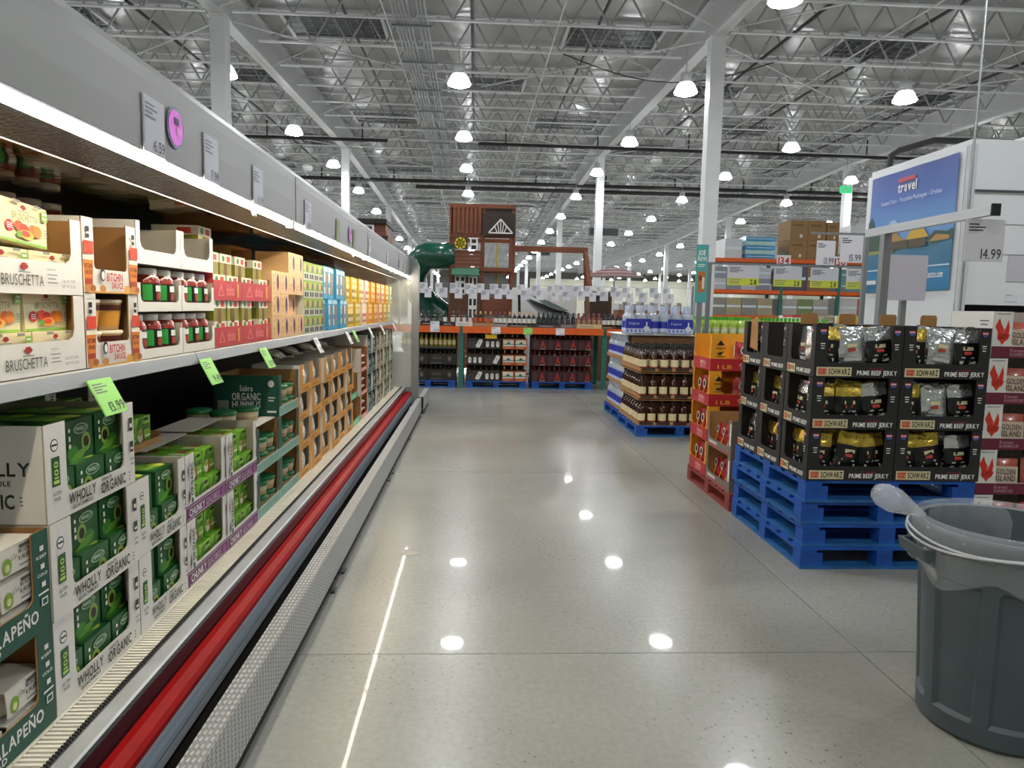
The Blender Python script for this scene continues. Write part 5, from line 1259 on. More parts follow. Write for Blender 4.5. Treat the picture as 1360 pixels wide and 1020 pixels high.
for k in range(3):
    z = .1395 + k * .36; nm = lev[k]
    cs = tray('vodka_case', 1.06, 1.14, .05, .03, 0, 0, KRAFT, KRAFT); cs.put((2.58, 9.80, z), 0, 'low brown vodka case, %s layer of the pallet' % nm, 'vodka cases')
    for j in range(8): vk.put((2.115, 9.88 + j * .14, z + .006), -PI/2, 'blue-labelled vodka bottle along the aisle side, %s back, %s layer' % (ORD[j], nm), 'vodka bottles, %s layer' % nm)
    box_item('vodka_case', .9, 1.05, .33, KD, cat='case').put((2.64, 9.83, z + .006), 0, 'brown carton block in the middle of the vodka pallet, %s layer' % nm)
zt = .1395 + 3 * .36
sh_ = MB().box(-.54, .54, 0, 1.15, 0, .006, WCARD).build('slip_sheet', None, (2.57, 9.79, zt - .008)); tag(sh_, 'white sheet between the vodka layers and the big bottle packs', 'sheet')
BIGV = bottle_parts('large_vodka_bottle', .075, .40, CLR, C('#c4cbe0', .3), C('#2f3fae', .4), neck=.5, shoulder=.6, capH=.24, lab=(.10, .46), lab2=(.10, .22, C('#c9d2ee', .4)))
for i in range(6):
    for j in range(2): BIGV.put((2.16 + i * .165, 9.90 + j * .17, zt + .001), 0, 'large clear vodka bottle on top of the vodka pallet, %s row, %s along' % (('front', 'second')[j], ORD[i]), 'large vodka bottles, %s row' % ('front', 'second')[j])
for i, x in enumerate((2.26, 2.85)):
    pk = tray('vodka_carrier', .36, .012, .20, .199, 0, 0, C('#2a37a8', .45), WCARD, [('r', 0, 0, 1, .32, C('#c9d2ee', .45))] + [('r', .04 + .16 * q, .06, .08, .2, C('#6f82cf', .45)) for q in range(6)] + [('t', 'Kingston', .14, .6, .4, .16, C('#d5dcf2'), False), ('e', .82, .3, .12, .2, C('#dfe4f2')), ('r', .795, .48, .05, .3, C('#dfe4f2'))])
    pk.put((x, 9.80, zt + .02), 0, 'blue cardboard carrier wrapped round the large vodka bottles, %s' % ('nearer the aisle', 'nearer the lime bottles')[i])
# lime bottles
pallet(3.2, 10.62, 0, 1.06, 1.17, 'blue wooden pallet under the lime green bottles, nearer the vodka'); pallet(4.4, 10.62, 0, 1.06, 1.17, 'blue wooden pallet under the lime green bottles, farther from the vodka')
lm_ = bottle_parts('lime_bottle', .048, .30, LIMEG, C('#4fae2e', .4), C('#d9e08a', .5), neck=.36, shoulder=.66, lab=(.12, .5), lab2=(.25, .4, C('#eef0dc', .5)))
lc_ = box_item('lime_case', 1.04, 1.14, .345, mat('lime_case_print', '#5a6a2c', .5, var=.2, vscale=5), [('r', .1, .2, .8, .5, C('#2b3a1a')), ('r', .05, .8, .9, .12, C('#d9c23a'))], [('r', .1, .2, .8, .5, C('#2b3a1a'))], cat='case')
for q, x0 in enumerate((3.2, 4.4)):
    for k in range(3): lc_.put((x0 + .53, 10.63, .1395 + k * .347), 0, 'lime printed bottle case, %s layer of the pallet %s the vodka' % (lev[k], ('nearer', 'farther from')[q]))
    for i in range(8):
        for j in range(5): lm_.put((x0 + .07 + i * .131, 10.70 + j * .14, 1.1815), 0, 'lime green bottle, %s row, %s along, on the pallet %s the vodka' % (ORD[j], ORD[i], ('nearer', 'farther from')[q]), 'lime green bottles')
wsp = box_item('white_carton_pack', .42, .3, .2, WCARD, [('r', .1, .3, .2, .5, C('#2a2f5a')), ('r', .5, .2, .35, .6, C('#3a3a3a')), ('e', .75, .4, .12, .2, white)], cat='carton'); wsp.put((2.56, 6.05, .1395 + 3 * .305 + .006), 0, 'white printed carton on top of the meat stick trays')
# teal banner on a grey post
e = thing('banner_stand', 'tall teal banner sign on a grey post beyond the whiskey', 'banner', (2.66, 8.40, 0))
MB().box(-.03, .03, -.02, .02, 0, 1.78, GPOST).build('post', e); MB().box(-.15, .15, -.1, .1, 0, .02, GPOST).build('foot', e)
k = MB().box(-.07, .075, -.03, -.022, 1.66, 2.34, mat('teal_banner', '#4fa3a3', .5)); k.build('panel', e)
k = MB(); deco(k, (Vector((-.07,-.03,1.66)), Vector((1,0,0)), Vector((0,0,1)), .145, .68, Vector((0,-1,0))), [('t', 'JOE', .15, .82, .6, .08, white), ('t', 'KNOWS', .12, .72, .75, .07, white), ('r', .15, .65, .6, .012, white), ('r', .15, .62, .5, .012, white), ('r', .2, .18, .6, .36, C('#b0713a')), ('r', .55, .24, .2, .2, C('#e0d2c0')), ('e', .4, .42, .14, .05, C('#6a3a1c'))]); k.build('lettering', e)

# ------------------------------------------------------------------ wine rack across the end of the aisle
RKG = mat('rack_green', '#2f6f63', .5, var=.1); RKO = mat('rack_orange', '#dc5f1c', .5, var=.06)
YR = 13.6
rack = thing('wine_rack', 'steel storage rack with orange beams and green uprights holding wine', 'rack', (0, YR, 0))
for x in (-.27, 2.49, 5.2):
    for yy in (.0, 1.0):
        up_ = MB(); up_.box(x - .045, x + .045, yy, yy + .06, 0, 1.19, RKG).build('upright', rack)
    p = MB()
    for q in range(14):
        for s_ in (-.018, .018): p.disc((x + s_, -.001, .12 + q * .075), (1,0,0), (0,0,1), .008, .012, BLACK, 6)
    p.build('hole_pattern_print', rack)
for xa, xb in ((-3.0, -.30), (-.24, 2.46), (2.52, 5.2)):
    MB().box(xa, xb, -.035, .015, 1.06, 1.185, RKO).build('beam', rack); MB().box(xa, xb, 1.03, 1.07, 1.06, 1.185, RKO).build('beam', rack)
    MB().box(xa, xb, .015, 1.03, 1.165, 1.18, C('#6d5a44', .7)).build('shelf_board', rack)
for i, (x, bg, nm) in enumerate(((-.77, PAPER, 'first'), (.39, PAPER, 'second'), (1.0, LIME, 'lime'), (1.62, PAPER, 'last'))):
    put_card('shelf_tag', card(.17, .13 if i else .2, '1%d.99' % i, bg, rows=2), (x, YR - .04, 1.05 if i else 1.07), 0, ('lime green price tag on the orange wine rack beam' if bg is LIME else '%s white price tag on the orange wine rack beam' % nm), cat='price tag')
def wine(glass, cap, lb, **k): return bottle_one('wine_bottle', .038, .285, glass, cap, lb, neck=.36, shoulder=.6, capH=.2, **k)
capR, capT, capK = C('#6e141c', .35), C('#b08a5a', .4), C('#1a1a1c', .35)
W = dict(grey=wine(DKG, capK, C('#6b6f70', .5), lab=(.3, .5)), white=wine(DKG, capK, LBW), whitered=wine(DKG, capR, LBW), whitetan=wine(DKG, capT, LBW), black=wine(DKG, capK, C('#3b3b3c', .5)), rose=wine(ROSE, capR, C('#a8826a', .5)), mix=wine(DKG, capT, C('#b8562a', .5)), gold=wine(mat('pale_wine', '#8a8230', .15, coat=.4), C('#9a8a34', .4), C('#c9b98a', .5)), red=wine(mat('red_wine_glass', '#2a0a0c', .12, coat=.4), C('#8a1a1e', .4), C('#4a1216', .5)))
groups_ = [(-1.05, -.64, 'grey', black, .075), (-.63, -.39, 'white', C('#26262a'), .07), (-.38, -.06, 'white', C('#dcd9d0'), .085), (-.05, .33, 'mix', KRAFT, .07), (.34, .60, 'whitered', C('#8f8f92'), .06), (.61, 1.16, 'whitetan', C('#3a3f3f'), .05), (1.17, 1.62, 'black', C('#46484a'), .06), (1.63, 1.93, 'black', C('#6d6d70'), .075), (1.94, 2.43, 'rose', C('#cdb98a'), .08), (2.44, 2.70, 'white', C('#6a3c2c'), .05), (2.71, 4.0, 'whitered', C('#2a2224'), .05)]
for gi, (xa, xb, kind, cm, ch) in enumerate(groups_):
    w = xb - xa
    tr = tray('wine_case', w, .34, ch, ch - .001, 0, 0, cm, KRAFT, [('r', .1, .3, .6, .3, C('#9a948a', .5))] if gi not in (2,) else [('t', 'VINEYARD', .1, .3, .7, .25, GREYINK)])
    tr.put((( xa + xb) / 2, YR + .02, 1.1865), 0, '%s open wine case from the cooler along the top of the rack' % ORD[gi], 'wine cases on the rack top')
    n = max(2, int((w - .01) / .083))
    for j in range(2):
        for i in range(n): W[kind].put((xa + .045 + (w - .09) * i / max(n - 1, 1), YR + .07 + j * .1, 1.1905), 0, 'wine bottle, %s %s, in the %s case along the rack top' % (('front', 'back')[j], ORD[i], ORD[gi]), 'wine bottles, %s rack top case' % ORD[gi])
# floor bays
pallet(-1.42, YR + .02, 0, 1.05, 1.0, 'blue pallet of dark wine cases next to the cooler end')
pallet(-.18, YR + .02, 0, 1.18, 1.0, 'blue pallet in the middle bay under pill-labelled and orange cases')
pallet(1.1, YR + .02, 0, 1.18, 1.0, 'blue pallet under the dark red cases marked with an A')
def case_stack(xa, xb, nlev, z0, dz, mk, kinds, what, ncase, bh=.2):
    w = (xb - xa) / ncase
    for k in range(nlev):
        for c_ in range(ncase):
            o = (xa + w * (c_ + .5), YR + .04, z0 + k * dz)
            nm = '%s layer of the %s' % (('bottom', 'middle', 'top')[k if nlev == 3 else k], what)
            mk(w - .008, bh, k, c_).put(o, 0, '%s open wine case in the %s' % (ORD[c_], nm), 'wine cases, ' + what)
            n = int((w - .02) / .082)
            for i in range(n):
                kk = kinds[(k + c_) % len(kinds)]
                W[kk].put((o[0] - w/2 + .05 + (w - .1) * i / max(n - 1, 1), YR + .10, o[2] + .006), 0, 'wine bottle, %s along case %s, %s' % (ORD[i], ORD[c_], nm), 'wine bottles, ' + nm)
def mk_dark(w, h, k, c_): return tray('wine_case', w, .4, h, h - .001, 0, 0, C('#1f1e1c', .5), KRAFT, [('t', 'BELLAVINA', .10, .5, .38, .26, C('#5a5238')), ('e', .29, .62, .24, .26, C('#2c2a24')), ('t', 'RESERVE', .14, .52, .3, .18, C('#6a6044'))] + [('p', [(.76 + .10 * math.cos(a), .55 + .36 * math.sin(a)), (.76 + .02 * math.cos(a + 1.2), .55 + .06 * math.sin(a + 1.2)), (.76 + .02 * math.cos(a - 1.2), .55 + .06 * math.sin(a - 1.2))], C('#7a745f')) for a in [PI / 4 * i for i in range(8)]] + [('r', .08, .14, .4, .04, C('#8a8674'))])
case_stack(-1.42, -.36, 2, .1395, .305, mk_dark, ['black'], 'black cases by the cooler', 2)
case_stack(-1.42, -.36, 1, .1395 + .61, .3, lambda w, h, k, c_: tray('wine_case', w, .4, .05, .049, 0, 0, C('#3a3a30', .5), KRAFT), ['gold'], 'pale wine bottles by the cooler', 2, .05)
def mk_pill(w, h, k, c_):
    pill = lambda x, z, m: [('e', x, z + .17, .09, .12, m), ('e', x, z - .17, .09, .12, m), ('r', x - .09, z - .17, .18, .34, m), ('t', 'Y', x - .035, z - .05, .07, .2, black)]
    s = (pill(.2, .45, LBW) + pill(.5, .45, LBW) + pill(.8, .45, LBW)) if (k + c_) % 2 else ([('e', .3, .4, .16, .22, C('#5a5852')), ('e', .3, .4, .12, .17, C('#2a2826'))] + [('p', [(.55,.15),(.75,.1),(.95,.75),(.9,.9),(.74,.92),(.53,.3)], LBW), ('t', 'Y', .7, .4, .09, .24, black)])
    return tray('wine_case', w, .4, h, h - .001, 0, 0, C('#2f2c29', .5), KRAFT, s)
case_stack(-.17, .50, 3, .1395, .31, mk_pill, ['black', 'white'], 'pill-labelled cases', 2)
def mk_or(w, h, k, c_): return tray('wine_case', w, .4, h, h - .001, 0, 0, C('#b0522c', .5), KRAFT, [('r', .06, .28, .86, .62, C('#d8d2bd', .5)), ('r', .06, .40, .86, .14, C('#6f9a94')), ('p', [(.3,.5),(.5,.74),(.7,.5)], C('#2f5a5a')), ('r', .2, .08, .5, .08, C('#d98a5a'))])
case_stack(.52, 1.0, 3, .1395, .31, mk_or, ['whitetan'], 'orange picture-label cases', 2)
def mk_a(w, h, k, c_): return tray('wine_case', w, .4, h, h - .001, 0, 0, mat('dark_red_case', '#3b1c20', .5, var=.1), KRAFT, [('t', 'A', .52, .18, .34, .7, C('#b02a22')), ('r', .52, .06, .34, .07, C('#8f8a86')), ('r', .05, .1, .28, .8, C('#4a2a2c'))])
case_stack(1.1, 2.28, 3, .1395, .31, mk_a, ['red'], 'dark red cases marked A', 4)
for i, (xa, xb, what) in enumerate(((-1.42, -.36, 'by the cooler'), (-.17, 1.0, 'in the middle bay'), (1.1, 2.28, 'behind the red cases'))):
    for k in range(3):
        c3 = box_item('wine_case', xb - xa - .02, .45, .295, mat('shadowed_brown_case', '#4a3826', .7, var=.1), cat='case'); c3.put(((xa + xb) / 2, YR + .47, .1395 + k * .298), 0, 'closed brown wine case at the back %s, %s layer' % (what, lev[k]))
dr = sign('sale_sign', 'small yellow notice above the pill-labelled cases', .3, YR - .01, .96, .22, .08, C('#e0b81e', .5), '', 2, cat='sale sign')
# price cards clipped to a wire above the rack
wr = MB().tube([(-1.6, YR + .1, 2.0), (1.2, YR + .1, 1.985), (4.2, YR + .1, 2.0)], .003, GREYINK, 5).build('hanging_wire'); tag(wr, 'thin wire stretched above the wine rack carrying price cards', 'wire')
r_ = random.Random(3); x = -1.0; i = 0
cm_ = [card(.145, .2, '', WCRD, rows=6), card(.13, .175, '', WCRD, rows=5), card(.16, .19, '', C('#cfd0da', .4), rows=6)]
while x < 3.9 and i < 20:
    put_card('hanging_price_card', cm_[i % 3], (x, YR + .093, 2.0 - (.2, .175, .19)[i % 3]), 0, '%s upper white price card on the wire above the wine rack' % ORD[i], 'price cards on the wire')
    put_card('hanging_price_card', cm_[(i + 1) % 3], (x + .085, YR + .0895, 1.725 - r_.uniform(0, .03)), 0, '%s lower white price card on the wire above the wine rack' % ORD[i], 'price cards on the wire')
    x += r_.choice((.22, .25, .29)); i += 1
for i, x in enumerate((-1.45, 4.2)):
    e = MB().box(-.02, .02, -.02, .02, 0, 2.02, GPOST).build('wire_post', None, (x, YR + .1, 1.187 if i else 1.187)); e.scale = (1, 1, .42); tag(e, 'grey wire post at the %s end of the wine rack' % ('cooler', 'lime bottle')[i], 'post')
# ------------------------------------------------------------------ wooden playset beyond the rack
CED = mat('cedar_wood', '#733d22', .6, var=.18, vscale=4, stretch=(.3, 1, 3)); CEDD = mat('dark_roof_boards', '#33261e', .65, var=.15, vscale=5); SLG = mat('green_slide_plastic', '#0f4a3a', .25, var=.06, coat=.3); PWH = C('#e8e8e6', .45)
YP = 17.0
ps = thing('playset', 'tall wooden playset tower with green tube slide and swing beam', 'playset', (0, YP, 0))
for x in (-.60, .14, .86):
    for yy in (0, 1.2): MB().box(x - .045, x + .045, yy, yy + .09, 0, 3.9, CED).build('post', ps)
for z in (1.36, 2.40, 3.18, 3.86):
    for yy in (-.02, 1.22): MB().box(-.64, .90, yy, yy + .06, z, z + .09, CED).build('rail', ps)
MB().box(-.62, .88, .04, 1.2, 1.42, 1.46, CED).build('floor_deck', ps); MB().box(-.62, .88, .04, 1.2, 2.36, 2.40, CED).build('floor_deck', ps)
for i in range(7): MB().box(-.57 + i * .1, -.50 + i * .1, -.04, -.02, 3.27, 3.86, CED).build('slat', ps)
MB().box(-.60, .12, .0, .02, 3.27, 3.86, C('#6a3a22', .6)).build('slat_backing', ps)
for i in range(4): MB().box(-.60, .12, -.035, -.015, 2.50 + i * .095, 2.59 + i * .095, CED).build('siding_plank', ps)
for i in range(6): MB().box(-.60, .12, -.03, -.01, 1.46 + i * .13, 1.585 + i * .13, mat('brown_siding', '#5a3a24', .65, var=.12)).build('siding_plank', ps)
for i in range(3): MB().box(.14, .86, -.035, -.015, 1.46 + i * .115, 1.57 + i * .115, CED).build('siding_plank', ps)
for i in range(9): MB().box(-.60, .12, -.03, -.01, .1 + i * .14, .235 + i * .14, CED).build('siding_plank', ps)
for i in range(6): MB().bar((.12, -.10 + i * .022, 3.28 + i * .105), (.90, -.10 + i * .022, 3.28 + i * .105), .016, .112, CEDD).build('roof_board', ps)
g = MB()
g.bar((.27,-.13,3.285),(.83,-.13,3.285),.02,.03,PWH); g.bar((.27,-.13,3.285),(.55,-.13,3.60),.02,.03,PWH); g.bar((.83,-.13,3.285),(.55,-.13,3.60),.02,.03,PWH)
for t in (-.14, -.07, 0, .07, .14): g.bar((.55 + t * .55, -.13, 3.29), (.55 + t, -.13, 3.58 - abs(t) * 1.05), .015, .02, PWH)
g.build('gable_sunburst_trim', ps)
fl2 = MB(); fl2.box(-.55, -.22, -.05, -.03, 2.90, 3.17, C('#4a3018', .6)); fl2.build('window_panel', ps)
q = MB()
for a in range(8): q.disc((-.385 + .085 * math.cos(a * PI / 4), -.052, 3.035 + .085 * math.sin(a * PI / 4)), (1,0,0), (0,0,1), .055, .055, C('#d8c22a', .45), 10)
q.disc((-.385, -.0535, 3.035), (1,0,0), (0,0,1), .035, .035, C('#6a5a14', .5), 10); q.build('sun_flower_print', ps)
def win(x0, x1, z0, z1, nx, nz):
    w = MB(); w.box(x0, x1, -.055, -.035, z0, z1, PWH).build('window_frame', ps)
    for i in range(nx):
        for j in range(nz):
            a = x0 + (x1 - x0) * (i + .2) / nx; b = x0 + (x1 - x0) * (i + .8) / nx; c = z0 + (z1 - z0) * (j + .18) / nz; d = z0 + (z1 - z0) * (j + .82) / nz
            MB().box(a, b, -.058, -.0555, c, d, C('#22262a', .2)).build('pane', ps)
win(-.16, .02, 2.88, 3.16, 1, 2); win(-.50, -.26, 1.84, 2.28, 2, 3); win(-.18, .02, 1.30, 2.28, 2, 4)
a = MB(); a.prism([(-.05, 2.46), (-.26, 2.30), (-.26, 2.27), (-.05, 2.40)], C('#0f5a3c', .5), 'x', -.58, .06); a.build('awning', ps)
MB().box(.90, 2.72, .55, .68, 2.93, 3.06, CED).build('swing_beam', ps)
for s_ in (-1, 1): MB().bar((2.66, .61, 3.03), (2.98, .61 + s_ * .95, 0.0), .09, .09, CED).build('swing_leg', ps)
MB().tube([(.5, .6, 1.46), (.5, .6, 3.1)], .022, C('#c9a820', .4), 8).build('climbing_pole', ps)
sl = MB(); sl.smooth = True
pts = []
for i in range(30):
    t = i / 29; a = PI * .5 + t * PI * 1.55
    pts.append((-1.0 + .52 * math.cos(a) * (1 if t < .5 else 1) + (.40 if i == 0 else .2 if i == 1 else 0), .55 - .45 * math.sin(a) * .9, 2.74 - 2.2 * max(t - .10, 0) ** .9))
pts[0] = (-.56, .20, 2.76)
sl.tube(pts, [.31 + .012 * (i % 5 == 0) for i in range(30)], SLG, 14); sl.build('tube_slide', ps)
MB().bar((-1.05, .5, 0), (-1.05, .5, .75), .12, .12, SLG).build('slide_support', ps)
# patio umbrella, hammock canopy, garden stock
um = thing('patio_umbrella', 'striped red and white patio umbrella open beyond the wine rack', 'umbrella', (3.78, 19.5, 0))
u = MB(); s1, s2 = C('#b9a7a4', .7), C('#8e4a50', .7)
for i in range(6):
    r0, r1 = .85 * i / 6 + .01, .85 * (i + 1) / 6; z = lambda r: 2.72 - .26 * (r / .85) ** 1.3
    u.lathe([(r1, z(r1)), (r0, z(r0))], s1 if i % 2 else s2, 8); u.lathe([((r0 + r1) / 2 + .03, z((r0 + r1) / 2) + .004), ((r0 + r1) / 2 - .03, z((r0 + r1) / 2) + .02)], s1 if not i % 2 else s2, 8)
u.build('canopy', um); MB().tube([(0, 0, 0), (0, 0, 2.72)], .025, C('#d8d8d6', .4), 8).build('pole', um); MB().lathe([(.3, 0), (.3, .05), (.06, .1), (.001, .1)], C('#3a3a3a', .5), 14).build('base', um)
for i in range(8): MB().bar((0, 0, 2.5), (.78 * math.cos(PI/8 + i * PI / 4), .78 * math.sin(PI/8 + i * PI / 4), 2.5), .015, .015, C('#c9c9c6', .4)).build('rib', um)
hm = thing('hammock_canopy', 'grey fabric hammock slung on a dark stand beside the playset', 'hammock', (1.6, 15.6, 0))
h = MB(); h.smooth = True; h.grid(lambda u_, v: (-.62 + 1.32 * u_, -.25 + .5 * v, 1.82 - .42 * u_ ** 1.2 - .34 * math.sin(PI * min(u_ * 1.05, 1)) * (1 - v * .9)), 14, 6, mat('grey_canvas', '#6d7174', .7, var=.1)); h.build('fabric', hm)
h = MB(); h.smooth = True; h.grid(lambda u_, v: (-.45 + .95 * u_, -.1 + .4 * v, 1.86 - .36 * u_ ** 1.3 - .14 * math.sin(PI * u_) * (1 - v)), 12, 4, mat('dark_green_canvas', '#22352f', .7)); h.build('inner_fabric', hm)
MB().tube([(-.66, 0, 1.84), (-.6, 0, .1), (.7, 0, .1), (.74, 0, 1.40)], .03, BLACK, 8).build('stand', hm); MB().bar((-.6, -.5, .03), (-.6, .5, .03), .06, .06, BLACK).build('foot', hm); MB().bar((.7, -.5, .03), (.7, .5, .03), .06, .06, BLACK).build('foot', hm)
for i, (x, y, z, w, d, h_, m, lb) in enumerate(((2.72, 15.5, 0, .5, .5, 1.95, C('#6a4c30', .7), 'tall open brown carton standing beside the hammock'), (1.25, 16.4, 0, .8, .5, 2.02, PWH, 'white display panel behind the price cards, beside the playset'), (2.0, 16.6, 0, .7, .5, 2.1, C('#d9d6d2', .5), 'white and red furniture carton behind the price cards'), (3.9, 17.5, 0, 1.9, .8, 1.72, C('#d6d8d8', .5), 'wide white stock block under the umbrella'), (4.0, 15.9, 0, 1.6, .6, 1.56, C('#8a5a38', .6), 'long low brown shelf top behind the vodka'))):
    b = MB().box(-w/2, w/2, 0, d, 0, h_, m).box(-w/2 + .03, w/2 - .03, -.01, 0, h_ * .55, h_ - .05, C('#3a2a1c', .7) if i == 0 else m)
    o = b.build('display_carton', None, (x, y, z)); tag(o, lb, 'carton')
for i in range(14):
    e = MB().box(-.045, .045, 0, .06, 0, .12 + .05 * (i % 3), C(('#b8b9bb', '#8f9294', '#c9c9cc', '#9fa6ae')[i % 4], .5)).box(-.02, .02, .0, .02, -.01, 0, GREYINK).build('small_stock_box', None, (3.28 + i * .105, 16.0 + .1 * (i % 3), 1.571)); tag(e, 'small grey box standing on the long brown shelf, %s along' % ORD[i], 'box', 'small boxes on the brown shelf')
# little shed seen over the canopy
sh = thing('garden_shed', 'tall brown garden shed with white clerestory window seen over the canopy', 'shed', (-3.05, 20.5, 0))
MB().box(-.75, .5, 0, 1.5, 0, 3.6, mat('shed_siding', '#7a4c30', .65, var=.12)).build('wall_panel', sh); MB().box(-.85, .52, -.12, 1.6, 3.82, 3.95, C('#241c18', .6)).build('roof_top', sh); MB().prism([(-.15, 3.35), (.0, 3.5), (.0, 3.3), (-.15, 3.25)], C('#33302e', .6), 'x', -.8, .55).build('roof_skirt', sh); MB().box(-.75, .48, .0, 1.4, 3.6, 3.82, C('#6a3c26', .6)).build('upper_wall', sh)
MB().box(-.6, .16, -.03, 0, 3.56, 3.80, PWH).build('window_frame', sh)
for i in range(3): MB().box(-.56 + i * .24, -.38 + i * .24, -.035, -.03, 3.61, 3.75, C('#22262a', .2)).build('pane', sh)
MB().box(.30, .36, -.3, -.24, 0, 3.3, C('#a35a2c', .6)).build('porch_post', sh)
MB().box(-.8, .5, -.3, -.1, 3.2, 3.3, C('#a35a2c', .6)).build('porch_beam', sh)

# ------------------------------------------------------------------ white walk-in cooler with banner
WPAN = mat('white_cooler_panel', '#dfe3e6', .35, var=.015, vscale=2); SEAM = C('#a9aeb2', .5)
wc = thing('walk_in_cooler', 'white panelled walk-in cooler block behind the black cartons', 'cooler', (0, 0, 0))
XA, XB, YA, YB, ZT = 5.58, 13.5, 8.0, 10.05, 3.5
x = XA
for i, w in enumerate((1.25, 1.25, 1.25, 1.25, 1.25, 1.6)):
    MB().box(x + .004, x + w - .004, YA, YA + .08, 1.70, ZT, WPAN).build('panel', wc); x += w
MB().box(XA, XA + .08, YA + .085, YB, 0.0, ZT, WPAN).build('side_panel', wc); MB().box(XA, XB, YB, YB + .08, 0, ZT, WPAN).build('rear_panel', wc)
MB().box(XA - .02, XA + .06, YA - .02, YA + .04, 0, ZT, C('#c9cdd0', .35)).build('corner_trim', wc)
MB().box(XA, XB, YA, YB, ZT + .001, ZT + .06, WPAN).build('roof_panel', wc)
MB().box(XA + .1, XB, YA + .09, YB - .01, 0, .35, BLACK).build('base', wc)
MB().box(XA + .1, XB, YA + .6, YA + .65, .35, 1.7, C('#3a3d42', .5)).build('inner_back', wc)
MB().box(XA + .1, XB, YA + .05, YA + .6, 1.28, 1.31, GREY_STEEL).build('inner_shelf', wc)
MB().box(XA + .06, XB, YA - .03, YA, 2.98, 3.0, C('#4a4d50', .5)).build('bumper_rail', wc); MB().box(XA + .06, XB, YA - .01, YA, 2.62, 2.625, SEAM).build('panel_seam', wc); MB().box(XA + .06, XB, YA - .01, YA, 2.28, 2.285, SEAM).build('panel_seam', wc)
MB().box(XA + .9, XA + 1.5, YA + .1, YA + .8, ZT + .061, ZT + .2, WPAN).build('roof_unit', wc)
yb_ = [('yellow bag of snacks', C('#d9b020', .4)), ('red and silver bag', C('#a83a34', .4)), ('grey boxed snack', C('#8a8c92', .5))]
for i in range(16):
    k = (0, 0, 0, 1, 0, 2, 0, 0)[i % 8]
    o = obj('snack_bag', bag_mesh(7 + i % 3, .2, .24, .05, yb_[k][1]), None, (XA + .35 + i * .24, YA + .20, 1.325)); tag(o, '%s in the white cooler opening, %s along the shelf' % (yb_[k][0], ORD[i]), 'bag', 'bags in the cooler opening, ' + yb_[k][0])
for i, (x, w) in enumerate(((6.2, .3), (7.4, .35))):
    sign('price_sign', 'small blank price sign fixed on the white cooler, %s' % ('under the banner corner', 'towards the bin')[i], x, YA - .005, 1.74 + .02 * i, w * .5, .09, WCRD, '', 2)
sign('price_sign', 'grey blank price sign on the white cooler above the flame boxes', 6.3, YA - .006, 1.97, .36, .30, C('#c3c1c8', .4), '', 0)
# travel banner on the cooler side
def banner_mat():
    m = bpy.data.materials.new('blue_banner_vinyl'); m.use_nodes = True; nt = m.node_tree; b = nt.nodes['Principled BSDF']; N = nt.nodes.new; L = nt.links.new
    tc = N('ShaderNodeTexCoord'); sp = N('ShaderNodeSeparateXYZ'); L(tc.outputs['Object'], sp.inputs[0])
    r = N('ShaderNodeValToRGB'); cr = r.color_ramp
    cr.elements[0].position = 0; cr.elements[0].color = lin('#2a78a8'); cr.elements[1].position = 1; cr.elements[1].color = lin('#27459a')
    for p, c in ((.16, '#2f86b8'), (.19, '#1f6f9a'), (.34, '#2f7394'), (.40, '#5c94c4'), (.55, '#5a93d0'), (.75, '#3a66b8')): q = cr.elements.new(p); q.color = lin(c)
    mr = N('ShaderNodeMapRange'); mr.inputs['From Max'].default_value = 1.6; L(sp.outputs['Z'], mr.inputs['Value']); L(mr.outputs['Result'], r.inputs['Fac'])
    L(r.outputs['Color'], b.inputs['Base Color']); b.inputs['Roughness'].default_value = .4
    return m
BAN = banner_mat()
e = thing('travel_banner', 'large blue travel banner with thatched huts on the white cooler side', 'banner', (XA - .012, YB - .06, 1.87), -PI/2)
W_, H_ = 1.82, 1.58
b = MB(); b.smooth = True; b.grid(lambda u_, v: (u_ * W_, -.008 - .006 * math.sin(u_ * 14 + v * 3) * math.sin(v * 5), v * H_), 30, 16, BAN); b.build('sheet', e)
k = MB(); hut = C('#b08a52', .6); hut2 = C('#d0a83e', .6); wood = C('#5a5040', .6); hill = C('#3f5a4c', .6)
deco(k, (Vector((0, -.017, 0)), Vector((1,0,0)), Vector((0,0,1)), W_, H_, Vector((0,-1,0))), [('p', [(0,.36),(0,.62),(.04,.66),(.08,.58),(.14,.52),(.22,.42),(.3,.36)], hill), ('r', 0, .33, .35, .03, C('#8f9a5a', .6)), ('p', [(.2,.36),(.33,.36),(.36,.44),(.26,.46)], wood), ('p', [(.26,.42),(.36,.54),(.41,.46),(.5,.42)], hut), ('r', .3, .35, .22, .07, wood), ('p', [(.5,.42),(.6,.56),(.66,.53),(.76,.42)], hut2), ('r', .53, .35, .2, .07, wood), ('p', [(.72,.39),(.82,.46),(.95,.44),(1,.46),(1,.38),(.8,.36)], hill), ('p', [(.76,.38),(.84,.43),(.97,.41),(.97,.38)], hut), ('e', .33, .55, .06, .05, C('#a9c4dd', .6)),
    ('r', .36, .90, .2, .035, C('#c24a5a')), ('t', 'travel', .36, .82, .22, .08, white), ('t', 'Rental Cars - Vacation Packages - Cruises', .16, .74, .7, .035, C('#c9d6ec')), ('t', 'Click Travel at Costco.com', .52, .10, .42, .05, white), ('r', .02, .07, .14, .035, C('#dfe4ea')), ('r', .18, .06, .07, .055, C('#5a6a74')), ('r', 0, .185, 1, .012, C('#bcd4e4')), ('e', .42, .12, .02, .025, C('#3a5a80'))], e0=.001, de=.0003)
k.build('lettering', e)
